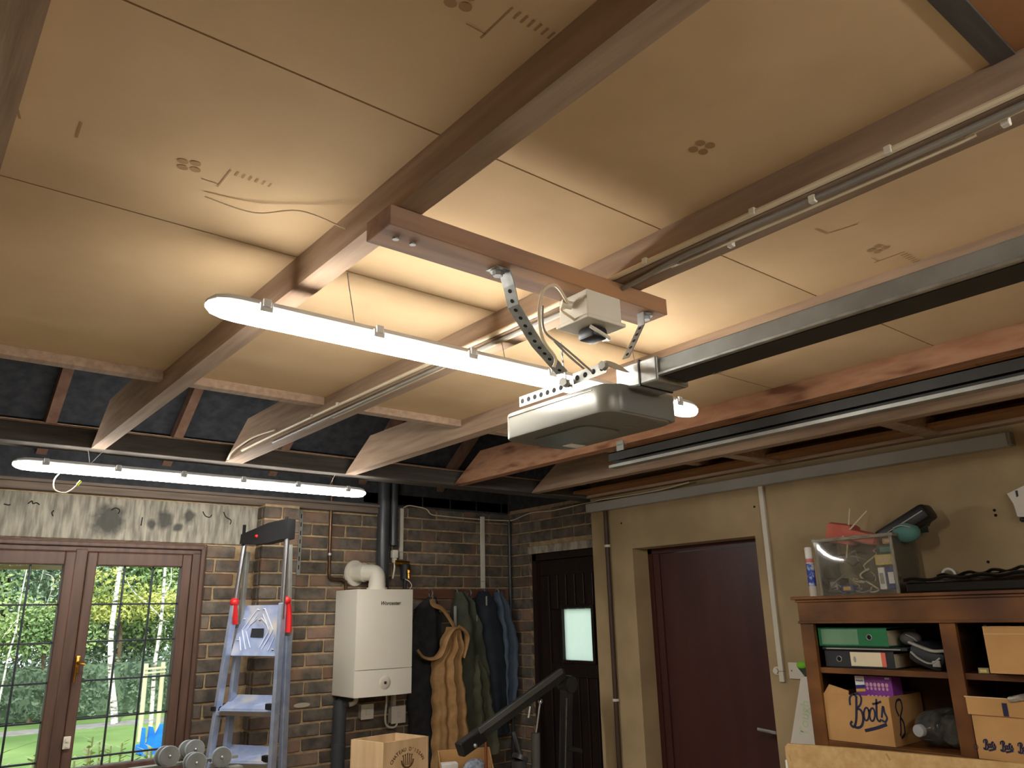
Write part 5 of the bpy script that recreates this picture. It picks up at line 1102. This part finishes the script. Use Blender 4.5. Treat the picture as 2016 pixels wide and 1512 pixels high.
birch('thin bare birch seen through the left casement', [(1.60, 9.0, -.02), (1.64, 9.0, .9), (1.66, 9.0, 1.3), (1.70, 9.0, 1.62), (1.70, 9.0, 1.8), (1.70, 9.0, 2.1), (1.74, 9.0, 2.9)], .014, [[(1.70, 9.0, 1.78), (1.62, 9.0, 1.66), (1.55, 9.0, 1.52)], [(1.70, 9.0, 1.62), (1.76, 9.0, 1.5)], [(1.93, 9.0, 2.9), (1.928, 9.0, 2.45), (1.895, 9.0, 2.15)], [(1.928, 9.0, 2.42), (2.08, 9.0, 2.34), (2.04, 9.0, 2.0)]])
sk_ = thing('tree_stakes', 'pair of pale round stakes with crossbars around birch', 'stakes', (3.64, 9.0, 0))
obj('stake', MB().cyl((3.51, 8.95, -.02), (3.494, 8.95, 1.085), .034, n=14), STAKE, sk_, True); obj('stake', MB().cyl((3.785, 9.05, -.02), (3.768, 9.05, 1.09), .034, n=14), STAKE, sk_, True)
obj('crossbar', MB().bar((3.47, 8.905, 1.01), (3.80, 9.005, 1.015), .02, .03), STAKE, sk_); obj('crossbar', MB().bar((3.47, 8.905, .95), (3.80, 9.005, .955), .02, .025), STAKE, sk_)
bt_ = thing('blue_planter', 'bright blue plastic planter on the lawn by stakes', 'planter', (3.29, 7.5, 0))
obj('panel', MB().prism([(3.15, 7.5, .02), (3.20, 7.5, -.02), (3.43, 7.5, -.02), (3.44, 7.5, .36), (3.39, 7.5, .36), (3.33, 7.5, .22), (3.29, 7.5, .33), (3.245, 7.5, .34), (3.24, 7.5, .15), (3.21, 7.5, .10), (3.195, 7.5, .33), (3.16, 7.5, .33)], (0, .06, 0)), BLUETOY, bt_)
obj('tray', MB().box(3.16, 3.44, 7.56, 7.8, -.02, .10, .02), BLUETOY, bt_)
LEAFS = mat('shrub_leaf', (150, 168, 104), (196, 204, 140), scale=4, rough=.7)
def shrub(label, x, y, h, n, seed):
    rnd = random.Random(seed); t = thing('garden_shrub', label, 'shrub', (x, y, 0), 'leafy plants outside the window'); mb = MB(); stm = MB()
    for k in range(n):
        tx, ty = x+rnd.uniform(-.08, .08), y+rnd.uniform(-.08, .08); hh = h*rnd.uniform(.7, 1)
        stm.tube([(x+.3*(tx-x), y+.3*(ty-y), -.02), (tx, ty, hh)], .006, 5, smooth=False)
        for j in range(26):
            z = hh*(.55+.45*j/25); a = rnd.uniform(0, 6.28); L = .075*rnd.uniform(.6, 1.1); d = Vector((math.cos(a), math.sin(a), .45)).normalized(); s_ = d.cross(Vector((0, 0, 1))).normalized()
            p = Vector((x+.3*(tx-x)+(tx-x)*.7*z/hh, y+.3*(ty-y)+(ty-y)*.7*z/hh, z))
            mb.bm.faces.new([mb.bm.verts.new(q_) for q_ in (p, p+d*L*.5+s_*.016, p+d*L, p+d*L*.5-s_*.016)])
    obj('foliage', mb, LEAFS, t)['kind'] = 'stuff'; obj('stems', stm, LEAFS, t)
for i, (x, y, h, lab) in enumerate(((1.27, 1.5, 1.06, 'tallest leafy plant outside right casement'), (1.42, 1.6, .97, 'leafy plant outside below centre pane of right casement'), (1.60, 1.55, .95, 'leafy plant outside by lower right window corner'), (.82, 1.5, .99, 'leafy plant outside at lower left window corner'), (1.0, 1.6, .97, 'leafy plant outside left casement near frame'))): shrub(lab, x, y, h, 7, 40+i)
# hedge beyond the dark door
hx = thing('side_hedge', 'green hedge outside beyond the dark plank door', 'hedge', (6.0, -.6, 0)); mb = MB(); rnd = random.Random(13)
for k in range(8): leaves(mb, (6.0, -2.4+.5*k, 1.0), (.5, .5, 1.0), 300, .08, rnd, .4)
obj('foliage', mb, LEAF1, hx)['kind'] = 'stuff'; obj('core', MB().box(5.8, 6.2, -2.6, 1.4, 0, 1.8, .1), LEAFD, hx)
# pale fascia of the eaves outside
ev = obj('trim_2', MB().box(-1.4, .81, .55, .57, 1.988, 2.36).box(-1.4, .81, .22, .56, 2.34, 2.36), CLOUD); ev['kind'] = 'structure'
